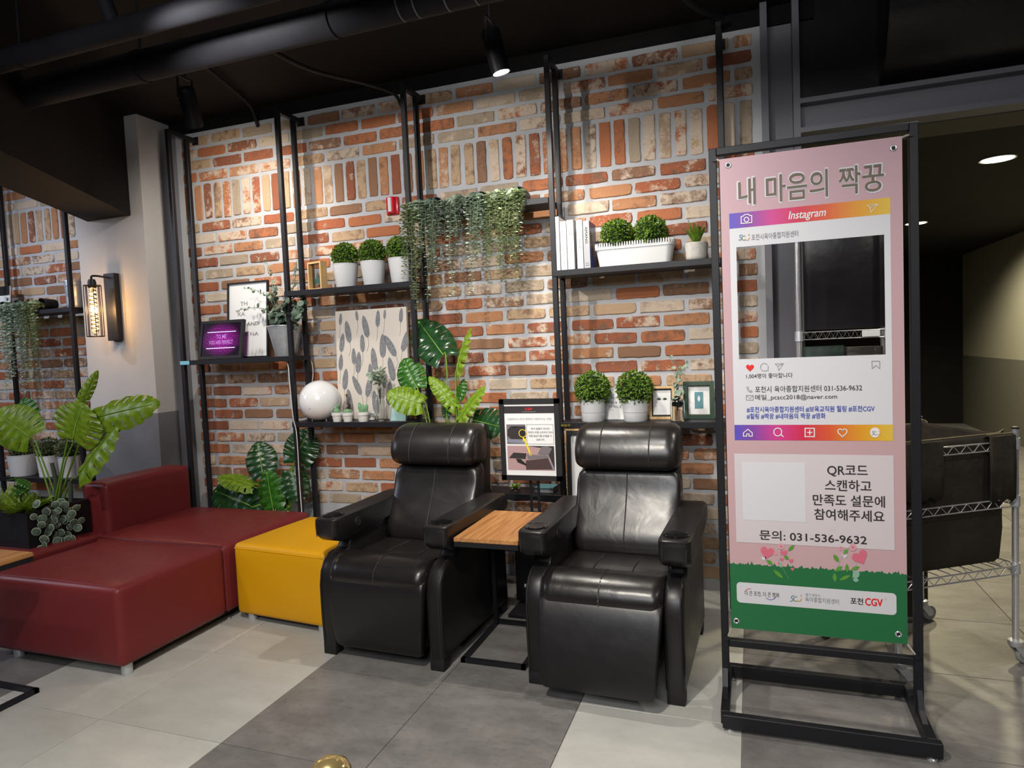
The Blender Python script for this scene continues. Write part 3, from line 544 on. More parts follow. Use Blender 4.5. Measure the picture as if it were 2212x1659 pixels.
def recliner(label, loc, rz, kick):
    t = thing('recliner', label, 'armchair', loc, rz, 'black leather recliners')
    W = .49
    a = obj('seat_cushion', MB().loft(seat_prof, puff(W, 8, .045, .86)), 'leather', t, 180)
    top = lambda y, z: z > .40 and y < .10
    for x in (-.085, .085): obj('seam', MB().tube(order(on_prof(seat_prof, lambda y, z: z > .415 and -.14 < y < .1, x, .003), lambda p: p.y), .0025, 6), 'thread', a, 60)
    obj('seam', MB().tube(order(on_prof(seat_prof, lambda y, z: (z > .37 and y < -.19), 0, .0035), lambda p: p.y-p.z*.6), .0026, 6), 'thread', a, 60)
    b = obj('backrest', MB().loft(back_prof, puff(W, 9, .06, .74)), 'leather', t, 180)
    obj('seam', MB().tube(order(on_prof(back_prof, lambda y, z: y < .24 and .44 < z < .79 and (y-.10) < .6*(z-.42)+.03, 0, .001), lambda p: p.z), .003, 6), 'thread', b, 60)
    h = obj('headrest', MB().loft(head_prof, puff(W+.006, 10, .065, .58)), 'leather', t, 180)
    for x in (-.115, .115): obj('seam', MB().tube(order(on_prof(head_prof, lambda y, z: y < .30 and z > .82 and not (y > .25 and z < .9), x, .0015), lambda p: p.z), .003, 6), 'thread', h, 60)
    m = MB(); m.loft(foot_prof, puff(W+.005, 8, .03, .9))
    for v in m.bm.verts:
        k = max(0, .39-v.co.z); v.co.y -= kick*k/.33; v.co.x *= 1-.10*k/.33*(1 if abs(v.co.x) > .2 else 1)
    f = obj('footrest', m, 'leather_s', t, 180)
    obj('seam', MB().tube([(-.236, -.374, .397), (-.12, -.384, .396), (0, -.386, .3955), (.12, -.384, .396), (.236, -.374, .397)], .0032, 6), 'thread', f, 60)
    obj('back_shell', MB().prism([(.20, .25), (.40, .25), (.455, .80), (.475, .93), (.45, .985), (.40, 1.0), (.36, .90), (.30, .62), (.235, .40)], -.225, .225, 'YZ', .02, 3), 'leather_s', t, 50)
    obj('undercarriage', MB().box(-.20, .20, -.28, .30, .06, .26, .01), 'black', t, 40)
    for s in (-1, 1):
        p = obj('side_panel', MB().prism(panel_prof, s*.245, s*.322, 'YZ', .016, 3), 'leather_s', t, 40)
        obj('seam', MB().tube([(s*.31, y-.0035, z+.001) for y, z in panel_prof[:7]], .0022, 6), 'thread', p, 60)
        lo, hi = (.228, .352); st = [(lo, .90, 0, 0), (lo+.003, .945, 0, 0), (lo+.009, .978, 0, 0), (lo+.02, 1, 0, 0), (hi-.02, 1, 0, 0), (hi-.009, .978, 0, 0), (hi-.003, .945, 0, 0), (hi, .90, 0, 0)]
        ar = obj('armrest', MB().loft(arm_prof, [(s*x, k, dy, dz) for x, k, dy, dz in st]), 'leather_s', t, 45)
        for xx in (.244, .336): obj('seam', MB().tube([(s*xx, -.3365, .55), (s*xx, -.338, .60), (s*xx, -.331, .63), (s*xx, -.31, .6385)], .002, 6), 'thread', ar, 60)
        obj('cup_holder', MB().lathe([(.034, .6395), (.044, .6395), (.050, .642), (.051, .6375), (.044, .634), (.036, .634)], 28, (s*.29, -.262, 0)).lathe([(.0345, .641), (.036, .641), (.036, .6392), (.001, .6388)], 28, (s*.29, -.262, 0)), 'gloss_black', ar, 40)
        for y in (-.325, .34): obj('foot', MB().box(s*.25, s*.318, y-.03, y+.03, 0, .055, .003), 'black', t, 40)
    for y, z in ((-.16, .585),):
        obj('control_button', MB().lathe([(.001, 0), (.012, 0), (.015, .002), (.019, .002), (.021, -.003), (.021, -.006)], 24, (0, 0, 0), 'X') if 0 else MB().lathe([(.024, .0), (.023, .003), (.018, .004), (.016, .002), (.012, .004), (.001, .005)], 24, (-.2275, y, z), 'X'), 'black', t, 40)
    return t
recliner('black leather recliner beside the yellow ottoman, footrest tucked in', (-.93, 1.065, 0), rad(-2.5), 0.0)
recliner('black leather recliner nearest the banner, footrest kicked slightly out', (.088, 1.045, 0), rad(-2), .10)

# ------------------------------------------------------------------ sofa, ottoman
def soft_box(name, x0, x1, y0, y1, z0, z1, m, par, r=.03, crown=.006):
    b = MB().box(x0, x1, y0, y1, z0, z1, r, 4)
    bmesh.ops.subdivide_edges(b.bm, edges=[e for e in b.bm.edges if e.calc_length() > .12], cuts=6, use_grid_fill=True)
    cx, cy = (x0+x1)/2, (y0+y1)/2
    for v in b.bm.verts:
        if v.co.z > z1-.012:
            u = 1-((v.co.x-cx)/((x1-x0)/2))**2; q = 1-((v.co.y-cy)/((y1-y0)/2))**2; v.co.z += crown*max(0, u)*max(0, q)
    return obj(name, b, m, par, 60)
def steel_feet(par, pts, h=.07, r=.024):
    for x, y in pts: obj('foot', MB().lathe([(r*.92, 0), (r, .004), (r, h), (r*.9, h)], 20, (x, y, 0)), 'silver', par, 40)
sofa = thing('sofa', 'burgundy leatherette corner sofa with low backrest, left of the yellow ottoman', 'sofa', (0, 0, 0))
soft_box('seat', -2.83, -1.985, .262, .905, .05, .417, 'red', sofa, .034)
soft_box('seat', -2.93, -1.99, .905, 1.655, .05, .417, 'red', sofa, .034)
soft_box('backrest', -3.135, -2.935, 1.01, 1.645, .05, .70, 'red', sofa, .03)
obj('seam', MB().tube([(-2.92, .905, .4165), (-2.02, .905, .4165), (-1.994, .905, .405), (-1.984, .905, .38), (-1.984, .905, .06)], .0022, 6), 'red', sofa, 60)
obj('seam', MB().tube([(-2.80, .285, .4145), (-2.45, .283, .4185), (-2.02, .285, .4145)], .002, 6), 'red', sofa, 60)
obj('base_frame', MB().box(-2.86, -2.03, .31, 1.62, .035, .055), 'black', sofa)
steel_feet(sofa, [(-2.035, .325), (-2.735, .325), (-2.035, 1.6), (-2.86, 1.6)], .05)
bench = thing('bench', 'burgundy leatherette bench seat beneath the black planter, behind the sofa', 'bench', (0, 0, 0))
soft_box('seat', -3.95, -2.945, .55, 1.0, .07, .415, 'red', bench, .022); steel_feet(bench, [(-3.88, .62), (-3.02, .62), (-3.02, .95), (-3.88, .95)])
ott = thing('ottoman', 'mustard yellow cube ottoman between the burgundy sofa and the recliner', 'ottoman', (-1.632, 1.215, 0), rad(-5.5))
soft_box('seat', -.31, .31, -.30, .30, .038, .42, 'yellow', ott, .025, .010)
obj('seam', MB().tube([(-.30, -.3005, .395), (0, -.3015, .397), (.30, -.3005, .395)], .002, 6), 'yellow', ott, 60)
obj('base_frame', MB().box(-.28, .28, -.27, .27, .028, .045), 'black', ott); steel_feet(ott, [(-.24, -.255), (.24, -.255), (-.24, .24), (.24, .24)], .038)

# ------------------------------------------------------------------ side tables
def c_table(label, loc, x0, x1, y0, y1, z, by0, by1, legside):
    t = thing('side_table', label, 'table', loc)
    obj('table_top', MB().box(x0, x1, y0, y1, z-.018, z, .001, 1), 'wood', t)
    obj('edge_band', MB().box(x0-.0006, x1+.0006, y0-.0006, y1+.0006, z-.011, z-.008), 'ply', t)
    f = MB()
    for a, b in (((x0+.01, y0+.012), (x1-.01, y0+.012)), ((x0+.01, y1-.012), (x1-.01, y1-.012)), ((x0+.012, y0+.01), (x0+.012, y1-.01)), ((x1-.012, y0+.01), (x1-.012, y1-.01))):
        f.box(min(a[0], b[0])-.01, max(a[0], b[0])+.01, min(a[1], b[1])-.01, max(a[1], b[1])+.01, z-.04, z-.019)
    obj('top_frame', f, 'rack', t)
    f = MB().box(x0-.02, x1-.01, by0, by0+.02, 0, .02).box(x0-.02, x1-.01, by1-.02, by1, 0, .02).box(x0-.02, x0, by0, by1, 0, .02).box(x1-.03, x1-.01, by0, by1, 0, .02)
    obj('base_frame', f, 'rack', t)
    for x in (x0-.01, x1-.02): obj('leg', MB().box(x-.01, x+.01, legside-.01, legside+.01, .02, z-.03), 'rack', t)
    return t
c_table('small side table with golden wood top standing between the two recliners', (0, 0, 0), -.575, -.28, .745, 1.235, .585, .80, 1.255, 1.225)
c_table('wood-topped side table cut by the left edge, beside the burgundy sofa', (0, 0, 0), -2.98, -2.258, -.36, .105, .612, -.40, .09, -.37)

# ------------------------------------------------------------------ wall racks
PX = [-2.985, -2.098, -1.21, -.339, .545]; SY0, SY1 = 1.685, 1.873
def rack(label, posts, shelves, zt):
    t = thing('shelf_rack', label, 'shelving')
    for X in posts:
        for y in (1.70, 1.855): obj('post', MB().box(X-.014, X+.014, y-.014, y+.014, 0, zt-.028, .0015, 1), 'rack', t)
        b = obj('wall_arm', MB().box(X-.014, X+.014, 1.686, WY, zt-.028, zt, .0015, 1), 'rack', t)
        obj('wall_flange', MB().box(X-.025, X+.025, WY-.014, WY-.008, zt-.04, zt+.014), 'rack', b)
    for x0, x1, z in shelves: obj('shelf', MB().box(x0, x1, SY0-.003, SY1, z-.032, z, .0015, 1), 'rack', t)
    return t
SH = {'b1': 1.405, 'b2u': 1.814, 'b2l': .981, 'b3u': 2.205, 'b3l': .567, 'b4u': 1.806, 'b4l': .974}
r1 = rack('tall black steel shelf rack standing along the brick wall behind the recliners', PX, [(PX[0]-.016, PX[1]+.016, SH['b1']), (PX[1]-.016, PX[2]+.010, SH['b2u']), (PX[1]-.016, PX[2]+.016, SH['b2l']), (PX[2]-.010, PX[3]-.016, SH['b3u']), (PX[2]-.016, PX[3]+.016, SH['b3l']), (PX[3]-.010, PX[4]-.016, SH['b4u']), (PX[3]-.010, PX[4]+.016, SH['b4l'])], 2.955)
obj('sticker', MB().box(-2.998, -2.918, SY0-.0045, SY0-.003, 1.377, 1.402), 'label_b', r1)
obj('sticker', MB().box(-.345, -.262, SY0-.0045, SY0-.003, .948, .970), 'black', r1)
lettering('sticker_text', '비상구', -.305, .959, .05, .012, 'label_y', r1, SY0-.006)
rack('black steel shelf rack on the left brick wall behind the grey pillar', [-4.88, -3.995], [(-4.896, -3.98, 1.83), (-4.896, -3.98, .56)], 2.955)

# ------------------------------------------------------------------ instruction sign on its stand
SGY = 1.42; tl_, tr_, bl_, br_ = at(1076, 864.5, SGY), at(1206, 858, SGY), at(1089, 1038, SGY), at(1215.5, 1036.6, SGY)
scx = (tl_.x+tr_.x+bl_.x+br_.x)/4; sw = ((tr_-tl_).length+(br_-bl_).length)/2; sh = ((tl_.z+tr_.z)-(bl_.z+br_.z))/2; sz0 = (bl_.z+br_.z)/2
sg = thing('sign_stand', 'framed chair instruction notice on a black ladder stand between the recliners', 'sign', (scx, SGY, 0))
h_, ZC = sw/2, sz0+sh/2
f = MB(); e = .026
f.box(-h_, h_, -.012, .01, sz0, sz0+e).box(-h_, h_, -.012, .01, sz0+sh-e, sz0+sh).box(-h_, -h_+e, -.012, .01, sz0, sz0+sh).box(h_-e, h_, -.012, .01, sz0, sz0+sh)
obj('frame', f, 'black', sg)
pw, ph = sw-2*e, sh-2*e
pg = obj('poster', MB().box(-pw/2, pw/2, -.006, -.003, sz0+e, sz0+e+ph), 'paper', sg)
def PR(u0, u1, v0, v1, y=-.0075): return MB().faces([(pw*(u0-.5), y, sz0+e+ph*(1-v1)), (pw*(u1-.5), y, sz0+e+ph*(1-v1)), (pw*(u1-.5), y, sz0+e+ph*(1-v0)), (pw*(u0-.5), y, sz0+e+ph*(1-v0))], [(0, 1, 2, 3)])
def PP(pts, y=-.008): return MB().faces([(pw*(u-.5), y, sz0+e+ph*(1-v)) for u, v in pts], [tuple(range(len(pts)))])
def PT(s, u, v, wd, h, m, bold=0): lettering('lettering', s, pw*(u-.5), sz0+e+ph*(1-v), pw*wd, ph*h, m, pg, -.0085, bold=bold)
obj('header_band', PR(0, 1, .03, .13), 'photo_dark', pg); PT('CGV', .5, .072, .15, .035, 'red_print', .02); obj('header_rule', PR(.36, .64, .105, .115, -.0082), 'photo_grey', pg)
PT('리클라이너 좌석 편하게 이용하시는 방법', .5, .21, .88, .034, 'grey_ink')
obj('picture', PR(.035, .42, .285, .56), 'photo_grey', pg); obj('picture', PR(.035, .97, .585, .925), 'photo_floor', pg)
obj('picture_print', PP([(.06, .36), (.12, .31), (.42, .31), (.42, .49), (.12, .49), (.05, .44)]), 'photo_dark', pg); obj('picture_print', PP([(.14, .325), (.20, .312), (.27, .312), (.28, .325), (.22, .34), (.15, .338)], -.0083), 'ink', pg)
obj('picture_print', PP([(.05, .49), (.42, .505), (.42, .56), (.035, .53)], -.0079), 'photo_blue', pg)
obj('picture_print', PP([(.43, .585), (.97, .585), (.97, .90), (.85, .70), (.80, .62)], -.0078), 'photo_dark', pg)
obj('picture_print', PP([(.40, .79), (.85, .755), (.93, .91), (.40, .92)], -.0081), 'photo_brown', pg); obj('picture_print', PP([(.43, .70), (.86, .725), (.86, .755), (.44, .775)], -.0083), 'photo_grey', pg)
obj('picture_print', PP([(.06, .76), (.16, .68), (.42, .69), (.40, .77)], -.0082), 'photo_dark', pg); obj('picture_print', PP([(.72, .60), (.84, .585), (.93, .62), (.86, .71), (.78, .72), (.64, .70)], -.0082), 'photo_grey', pg); obj('picture_print', PP([(.20, .77), (.30, .77), (.42, .85), (.40, .865), (.24, .82)], -.0083), 'ink', pg)
obj('picture_print', PP([(.88, .76), (.97, .90), (.96, .92), (.92, .90)], -.0084), 'photo_blue', pg)
def ring(r0, r1, n=24): 
    vs = [(r*math.cos(2*PI*i/n), 0, r*math.sin(2*PI*i/n)) for r in (r0, r1) for i in range(n)]; return MB().faces(vs, [(i, (i+1) % n, n+(i+1) % n, n+i) for i in range(n)])
q = lambda u, v, y=-.0088: (pw*(u-.5), y, sz0+e+ph*(1-v))
obj('arrow_ring', ring(.018, .0215), 'yellow_print', pg, loc=q(.36, .41)); obj('picture_print', MB().lathe([(.001, 0), (.013, 0), (.013, .001), (.001, .001)], 20, (0, 0, 0), 'Y'), 'ink', pg, loc=q(.36, .41)); obj('arrow_ring', ring(.005, .008), 'yellow_print', pg, loc=q(.50, .70))
obj('arrow', PP([(.36, .462), (.44, .50), (.415, .505), (.505, .675), (.475, .685), (.385, .515), (.36, .53)], -.0088), 'yellow_print', pg)
fr = MB()
for a in ((.44, .97, .285, .289), (.44, .97, .556, .56), (.44, .446, .285, .56), (.964, .97, .285, .56)): fr.add(PR(*a).bm)
obj('text_border', fr, 'photo_grey', pg)
for i, s in enumerate(['좌석 컵홀더 하단에', '등받이 조절 스위치가 있어', '직접 높낮이를 조절할 수', '있습니다.']): PT(s, .71, .345+.05*i, [.36, .48, .46, .17][i], .03, 'ink')
for x in (-.014, .028): obj('stand_pole', MB().tube([(x, .018, 0.02), (x, .018, sz0+sh*.5)], .0075, 10), 'rack', sg, 60)
for i in range(9): obj('rung', MB().box(-.012, .026, .014, .022, sz0-.03-.06*i, sz0-.024-.06*i), 'rack', sg)
obj('stand_base', MB().box(-.13, .16, -.10, .14, 0, .018, .004), 'rack', sg, 40)

kb = thing('storage_box', 'black storage box on the floor beneath the sign, seen under the small table', 'box', (-.43, 1.60, 0)); obj('box', MB().box(-.16, .16, -.05, .06, 0, .40, .006), 'black', kb, 40); obj('lid', MB().box(-.165, .165, -.055, .065, .40, .43, .004), 'rack', kb, 40); obj('sticker', MB().box(-.11, -.07, -.0512, -.0503, .08, .10), 'paper', kb)
# ------------------------------------------------------------------ topiary, pots and other things on the shelves
def topiary_pot(name, label, x, z, y, rt_, rb, h, R, pm, group, bm, band=False, rib=False, seed=0):
    t = thing(name, label, 'potted plant', (x, y, z), random.Random(seed).uniform(0, 6), group)
    n = 64 if rib else 32; mb = MB(); prof = [(rb*.96, 0), (rb, .003), (rt_, h-.006), (rt_+.002, h-.004), (rt_+.002, h), (rt_-.004, h), (rt_-.006, h-.02), (.001, h-.02)]
    if band: prof = [(rb*.97, 0), (rb, .003), (rb+.002, h*.40), (rb-.001, h*.41), (rb+.003, h*.42), (rt_, h), (rt_-.004, h), (rt_-.005, h-.02), (.001, h-.02)]
    mb.lathe(prof, n)
    if rib:
        for i, v in enumerate(mb.bm.verts):
            r = math.hypot(v.co.x, v.co.y); a = round(math.atan2(v.co.y, v.co.x)/(2*PI/n))
            if r > rb*.98 and .002 < v.co.z < h-.008 and a % 2: v.co.x *= .982; v.co.y *= .982
    obj('pot', mb, pm, t, 35); obj('soil', MB().lathe([(.001, h-.018), (rt_-.006, h-.018), (rt_-.006, h-.0185)], 24), 'soil', t)
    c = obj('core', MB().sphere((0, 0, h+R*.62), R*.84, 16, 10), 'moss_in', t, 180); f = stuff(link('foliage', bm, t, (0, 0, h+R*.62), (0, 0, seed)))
    return t
balls = {k: ball_mesh('foliage', m, R, n, s, -.8, ls) for k, m, R, n, s, ls in (('a', 'moss', .082, 760, 1, .019), ('b', 'moss', .079, 760, 2, .019), ('c', 'moss', .095, 900, 3, .020), ('d', 'moss_dull', .085, 500, 4, .02))}
yw = 1.775
def px_pot(name, label, cx, top, bot, wt, wb_, zs, R, pm, grp, bm, y=yw, **k):
    p = at(cx, bot, y); s = mpp(p); return topiary_pot(name, label, p.x, zs, y, wt/2*s, wb_/2*s, (bot-top)*s, R, pm, grp, bm, **k)
for i, (cx, top, bot, lab) in enumerate([(749, 568, 619, 'first from the wooden frame'), (808, 563, 615, 'middle of three'), (868, 557, 611, 'partly behind the trailing plant')]):
    px_pot('topiary_pot', 'round boxwood ball in ribbed white pot, '+lab+' on the upper shelf', cx, top, bot, 54, 43, SH['b2u'], .079, 'white', 'three boxwood balls in white pots', balls['b'], rib=True, seed=i+1)
for i, (cx, lab) in enumerate([(1282, 'left of the smile card'), (1373, 'right of the smile card')]):
    px_pot('topiary_pot', 'large boxwood ball in banded light grey pot, '+lab, cx, 858, 905, 54, 50, SH['b4l'], .089, 'grey_pot', 'boxwood balls in grey pots', balls['c'], band=True, seed=i+5, y=1.765)
for i, (cx, wd, pm, lab) in enumerate([(52, 56, 'grey_pot', 'dull boxwood in grey pot, leftmost on the low left shelf'), (109, 46, 'white', 'dull boxwood in white tapered pot on the low left shelf'), (152, 42, 'grey_pot', 'dull boxwood in grey pot by the pillar on the low left shelf')]):
    px_pot('topiary_pot', lab, cx, 980, 1026, wd, wd*.86, .56, .075, pm, 'boxwood pots on the low left shelf', balls['d'], seed=i+9)
# white trough with picket rim and two boxwood balls
pa, pb = at(1290, 577, yw), at(1459, 564, yw); s = mpp(pa); L = pb.x-pa.x; tz = SH['b4u']; hh = .122
tr = thing('planter_trough', 'white picket-rimmed trough holding two boxwood balls, beside the books', 'planter', ((pa.x+pb.x)/2, yw, tz))
def rrect(a, b, r, n=6):
    out = []
    for cx, cy, s0 in ((a-r, b-r, 0), (-a+r, b-r, 1), (-a+r, -b+r, 2), (a-r, -b+r, 3)):
        for i in range(n+1): t = (s0+i/n)*PI/2; out.append((cx+r*math.cos(t), cy+r*math.sin(t)))
    return out
mb = MB(); rings = [(L/2*.90, .055, .03, 0), (L/2*.97, .066, .035, hh*.74), (L/2, .070, .036, hh*.75), (L/2, .070, .036, hh*.86), (L/2-.004, .066, .033, hh*.86), (L/2-.006, .064, .03, hh*.7)]
vs = []; fs = []
for a, b, r, z in rings: vs += [(x, y, z) for x, y in rrect(a, b, r)]
n = len(vs)//len(rings)
for k in range(len(rings)-1): fs += [(k*n+i, k*n+(i+1) % n, (k+1)*n+(i+1) % n, (k+1)*n+i) for i in range(n)]
fs += [tuple(range(n))[::-1], tuple(range((len(rings)-1)*n, len(rings)*n))]
obj('trough', mb.faces(vs, fs), 'white', tr, 35)
pk = MB(); per = rrect(L/2-.002, .068, .034, 3); tot = 0; pts = [V((*p, 0)) for p in per]+[V((*per[0], 0))]; step = .0135; acc = 0
for a, b in zip(pts, pts[1:]):
    d = (b-a).length
    while acc <= d and d > 1e-6:
        q_ = a+(b-a)*(acc/d); t_ = (b-a).normalized(); pk.tube([(q_.x, q_.y, hh*.85), (q_.x, q_.y, hh*.99), (q_.x, q_.y, hh*1.03)], .0052, 6, .6); acc += step
    acc -= d
stuff(obj('picket_rim', pk, 'white', tr, 60)); obj('soil', MB().box(-L/2+.03, L/2-.03, -.05, .05, hh*.7, hh*.75), 'soil', tr)
for dx in (-.092, .085):
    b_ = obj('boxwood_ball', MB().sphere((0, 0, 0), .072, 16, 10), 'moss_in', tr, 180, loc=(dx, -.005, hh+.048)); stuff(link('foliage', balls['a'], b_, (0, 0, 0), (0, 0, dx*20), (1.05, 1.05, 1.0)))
# ribbed stone pot with a small fern
p = at(1505, 558, yw); sp_ = thing('potted_succulent', 'small spiky fern in a ribbed stone pot at the right end of the upper shelf', 'potted plant', (p.x, yw, SH['b4u']))
prof = [(.044, 0), (.050, .006)]
for k in range(9): prof += [(.052+.0015*k**.5, .012+.0085*k), (.0545+.0015*k**.5, .016+.0085*k)]
prof += [(.056, .092), (.051, .092), (.050, .08), (.001, .08)]
obj('pot', MB().lathe(prof, 32), 'stone_pot', sp_, 60)
def fronds(par, c, n, L, m, seed, spread=1.0, lw=.012, up_=.9, name='foliage', pairs=11):
    rg = random.Random(seed); mb = MB()
    for i in range(n):
        a = 2*PI*i/n+rg.uniform(-.3, .3); o = rg.uniform(.25, .8)*spread; d = V((math.cos(a)*o, math.sin(a)*o, up_)).normalized(); l = L*rg.uniform(.75, 1.1)
        pts = [V(c)+d*l*t+V((0, 0, -.25*l*o*t*t)) for t in [k/6 for k in range(7)]]; mb.tube(pts, .0016, 4, .4)
        for k in range(pairs):
            t = .12+.85*k/(pairs-1); j = min(5, int(t*6)); q_ = pts[j].lerp(pts[j+1], t*6-j); tg = (pts[j+1]-pts[j]).normalized(); sd = tg.cross(V((0, 0, 1))); sd = sd.normalized() if sd.length > .01 else V((1, 0, 0))
            ll = lw*1.8*(1-.6*t)
            for sg_ in (1, -1): leaflet(mb, q_, tg*.75+sd*sg_+V((0, 0, .25)), tg.cross(sd)*sg_, ll, ll*.5, .1)
    return stuff(obj(name, mb, m, par, 60))
fronds(sp_, (0, 0, .08), 17, .135, 'moss', 4, .9, .013, pairs=15)
# books
bkx = [(1199.5, 1211, 468, 583, 'book_w', 'The 10Ks of Personal Branding', 'slim white paperback leaning at the left post, grey title down the spine', .25), (1212.5, 1226, 476, 580, 'book_w', 'DECOR  ALL AMERICAN FLAIR', 'white book with pale grey capitals down the spine, second from the left', .22), (1227, 1242, 473, 579, 'book_w', 'AROUND THE WORLD', 'white book with a grey rounded patch at the top of the spine', .22), (1247.5, 1261, 474.5, 578.5, 'book_w', 'LONDON & PARIS', 'white book with tiny red and black print, left of the blue cover', .22), (1262, 1276, 476, 577, 'book_g', 'AMANG', 'pale book with AMANG in dark capitals and a blue front cover', .22)]
for i, (x0, x1, y0, y1, m, tx, lab, dp) in enumerate(bkx):
    yy = 1.695; a, b = at(x0, y1, yy), at(x1, y1, yy); s = mpp(a); h = (y1-y0)*s; wdt = b.x-a.x-.001
    k = thing('book', lab, 'book', ((a.x+b.x)/2, yy, SH['b4u']), 0, 'books on the upper right shelf'); D_ = .175-.004*i
    obj('spine', MB().box(-wdt/2, wdt/2, 0, .003, 0, h, .001, 1), m, k)
    for s_, mm in ((-1, m), (1, 'book_b' if i == 4 else ('book_g' if i == 2 else m))): obj('cover', MB().box(s_*(wdt/2-.002) if s_ > 0 else -wdt/2, wdt/2 if s_ > 0 else -wdt/2+.002, .003, D_, 0, h), mm, k)
    obj('pages', MB().box(-wdt/2+.0022, wdt/2-.0022, .004, D_-.004, .003, h-.003), 'pages', k)
    R90 = Matrix.Rotation(PI/2, 4, 'Y')
    def spt(s, zc, ln, hh_, mt): lettering('lettering', s, 0, h*zc, ln, hh_, mt, k, -.0008, rot=R90)
    if i == 0: spt('The', .80, .012, .006, 'grey_ink'); spt('10Ks of', .67, .042, .011, 'grey_ink'); spt('Personal Branding', .41, .085, .010, 'book_g')
    if i == 1: spt('DECOR', .77, .06, .016, 'pages'); spt('ALL AMERICAN FLAIR', .31, .105, .009, 'grey_ink')
    if i == 2:
        obj('spine_patch', MB().prism([(x, z) for x, z in [(-.013, h*.995), (.013, h*.995), (.013, h*.64), (.009, h*.61), (-.009, h*.61), (-.013, h*.64)]], -.0006, .0002, 'XZ'), 'book_g', k)
        for dx in (-.005, .005): obj('spine_mark', MB().box(dx-.002, dx+.002, -.0012, -.0005, h*.69, h*.82), 'grey_ink', k)
        spt('AROUND THE WORLD', .38, .085, .008, 'grey_ink')
    if i == 3: spt('ITALY', .80, .03, .006, 'red_print'); spt('LONDON & PARIS', .52, .055, .006, 'ink')
    if i == 4:
        spt('AMANG', .70, .088, .014, 'ink'); obj('spine_mark', MB().box(-.010, .010, -.0008, -.0002, h*.06, h*.066), 'ink', k); obj('spine_mark', MB().box(-.010, .010, -.0008, -.0002, h*.105, h*.11), 'ink', k)
        x_ = wdt/2+.0004; obj('cover_print', MB().faces([(x_, a_, b_*h) for a_, b_ in [(.02, .80), (.05, .78), (.075, .70), (.06, .60), (.09, .52), (.085, .30), (.06, .28), (.05, .45), (.02, .50)]], [tuple(range(9))]), 'book_o', k)
# picture frames: a helper for a standing frame that leans back
def frame(name, label, x, y, z, wd, h, bw, bd, fm, pm, lean=8, rz=0, cat='picture frame', mat_=None, back=True, group=None):
    t = thing(name, label, cat, (x, y, z), rz, group); t.rotation_euler = (rad(-lean), 0, rz)
    f = MB().box(-wd/2, wd/2, -bd/2, bd/2, 0, bw).box(-wd/2, wd/2, -bd/2, bd/2, h-bw, h).box(-wd/2, -wd/2+bw, -bd/2, bd/2, bw, h-bw).box(wd/2-bw, wd/2, -bd/2, bd/2, bw, h-bw)
    obj('frame', f, fm, t)
    if pm: obj('picture', MB().box(-wd/2+bw, wd/2-bw, bd/2-.006, bd/2-.003, bw, h-bw), pm, t)
    return t
# shelf 1: poster frame, purple lit screen, zinc bucket of eucalyptus
a, b = at(536, 768, 1.82), at(541, 608, 1.82); s = mpp(a)
po = frame('poster_frame', 'black framed white poster with thin lettering leaning on the brick wall', at(532, 768, 1.80).x, 1.815, SH['b1'], 108*s, 165*s, .010, .018, 'black', 'paper', 5)
W_, H_ = 108*s, 165*s
for i, (tx, u, wd) in enumerate([('TH', .40, .22), ('KA', .34, .22), ('AND', .62, .36), ('E NA', .60, .40)]): lettering('lettering', tx, W_*(u-.5), H_*(.72-.135*i), W_*wd*.8, .024, 'grey_ink', po, -.0005)
c1, c2, c3, c4 = at(425, 692, 1.72), at(537, 687, 1.72), at(525, 772, 1.72), at(416, 775, 1.72); s = mpp(c1); cx = (c1.x+c2.x+c3.x+c4.x)/4
sc_ = frame('lit_picture', 'black framed purple neon brick picture glowing on the left shelf', cx, 1.712, SH['b1'], 110*s, 84*s, .020, .022, 'black', None, 12, rad(3))
W_, H_ = 110*s, 84*s; scr = obj('screen', MB().box(-W_/2+.018, W_/2-.018, -.007, -.004, .018, H_-.018), 'screen', sc_)
for tx, v, wd in (('TO ME', .58, .24), ('YOU ARE PERFECT', .43, .56)): lettering('lettering', tx, 0, H_*v, W_*wd, .026, 'neon_t', scr, -.0085, bold=.01)
for v in (.70, .28): obj('neon_line', MB().box(-W_*.33, W_*.33, -.009, -.0075, H_*v-.0022, H_*v+.0022), 'neon', scr)
obj('stand_foot', MB().box(-.1, .1, -.001, .06, -.0005, .010), 'black', sc_)
p = at(619, 769, 1.775); s = mpp(p); bk = thing('bucket_plant', 'eucalyptus branches in a zinc bucket, on the left shelf beside the second post', 'potted plant', (p.x, 1.775, SH['b1']))
bh = 66*s; prof = [(22*s*.97, 0), (22*s, .004), (36*s, bh*.97), (37.5*s, bh*.975), (37.5*s, bh), (35.5*s, bh), (34*s, bh*.9), (.001, bh*.9)]
mb = MB().lathe(prof, 48)
for v in mb.bm.verts:
    if .1*bh < v.co.z < .9*bh: pass
obj('bucket', mb, 'silver', bk, 40); obj('soil', MB().lathe([(.001, bh*.9), (34*s, bh*.9), (34*s, bh*.905), (.001, bh*.905)], 24), 'soil', bk)
def branch(mb, pts, n, r0, rg, twigs=.6):
    P = cat_rom(pts, 6); mb.tube(P, .0035, 5, .4)
    for k in range(n):
        t = .12+.88*k/(n-1); i = min(len(P)-2, int(t*(len(P)-1))); q_ = P[i]; tg = (P[i+1]-P[i]).normalized(); r = r0*(1-.62*t)*rg.uniform(.75, 1.2)
        for sg_ in (1, -1):
            sd = tg.cross(rdir(rg)).normalized(); disc_leaf(mb, q_+sd*r*1.05*sg_, (sd*.3*sg_+tg*.6+rdir(rg)*.9+V((0, -.6, .3))), r, 7)
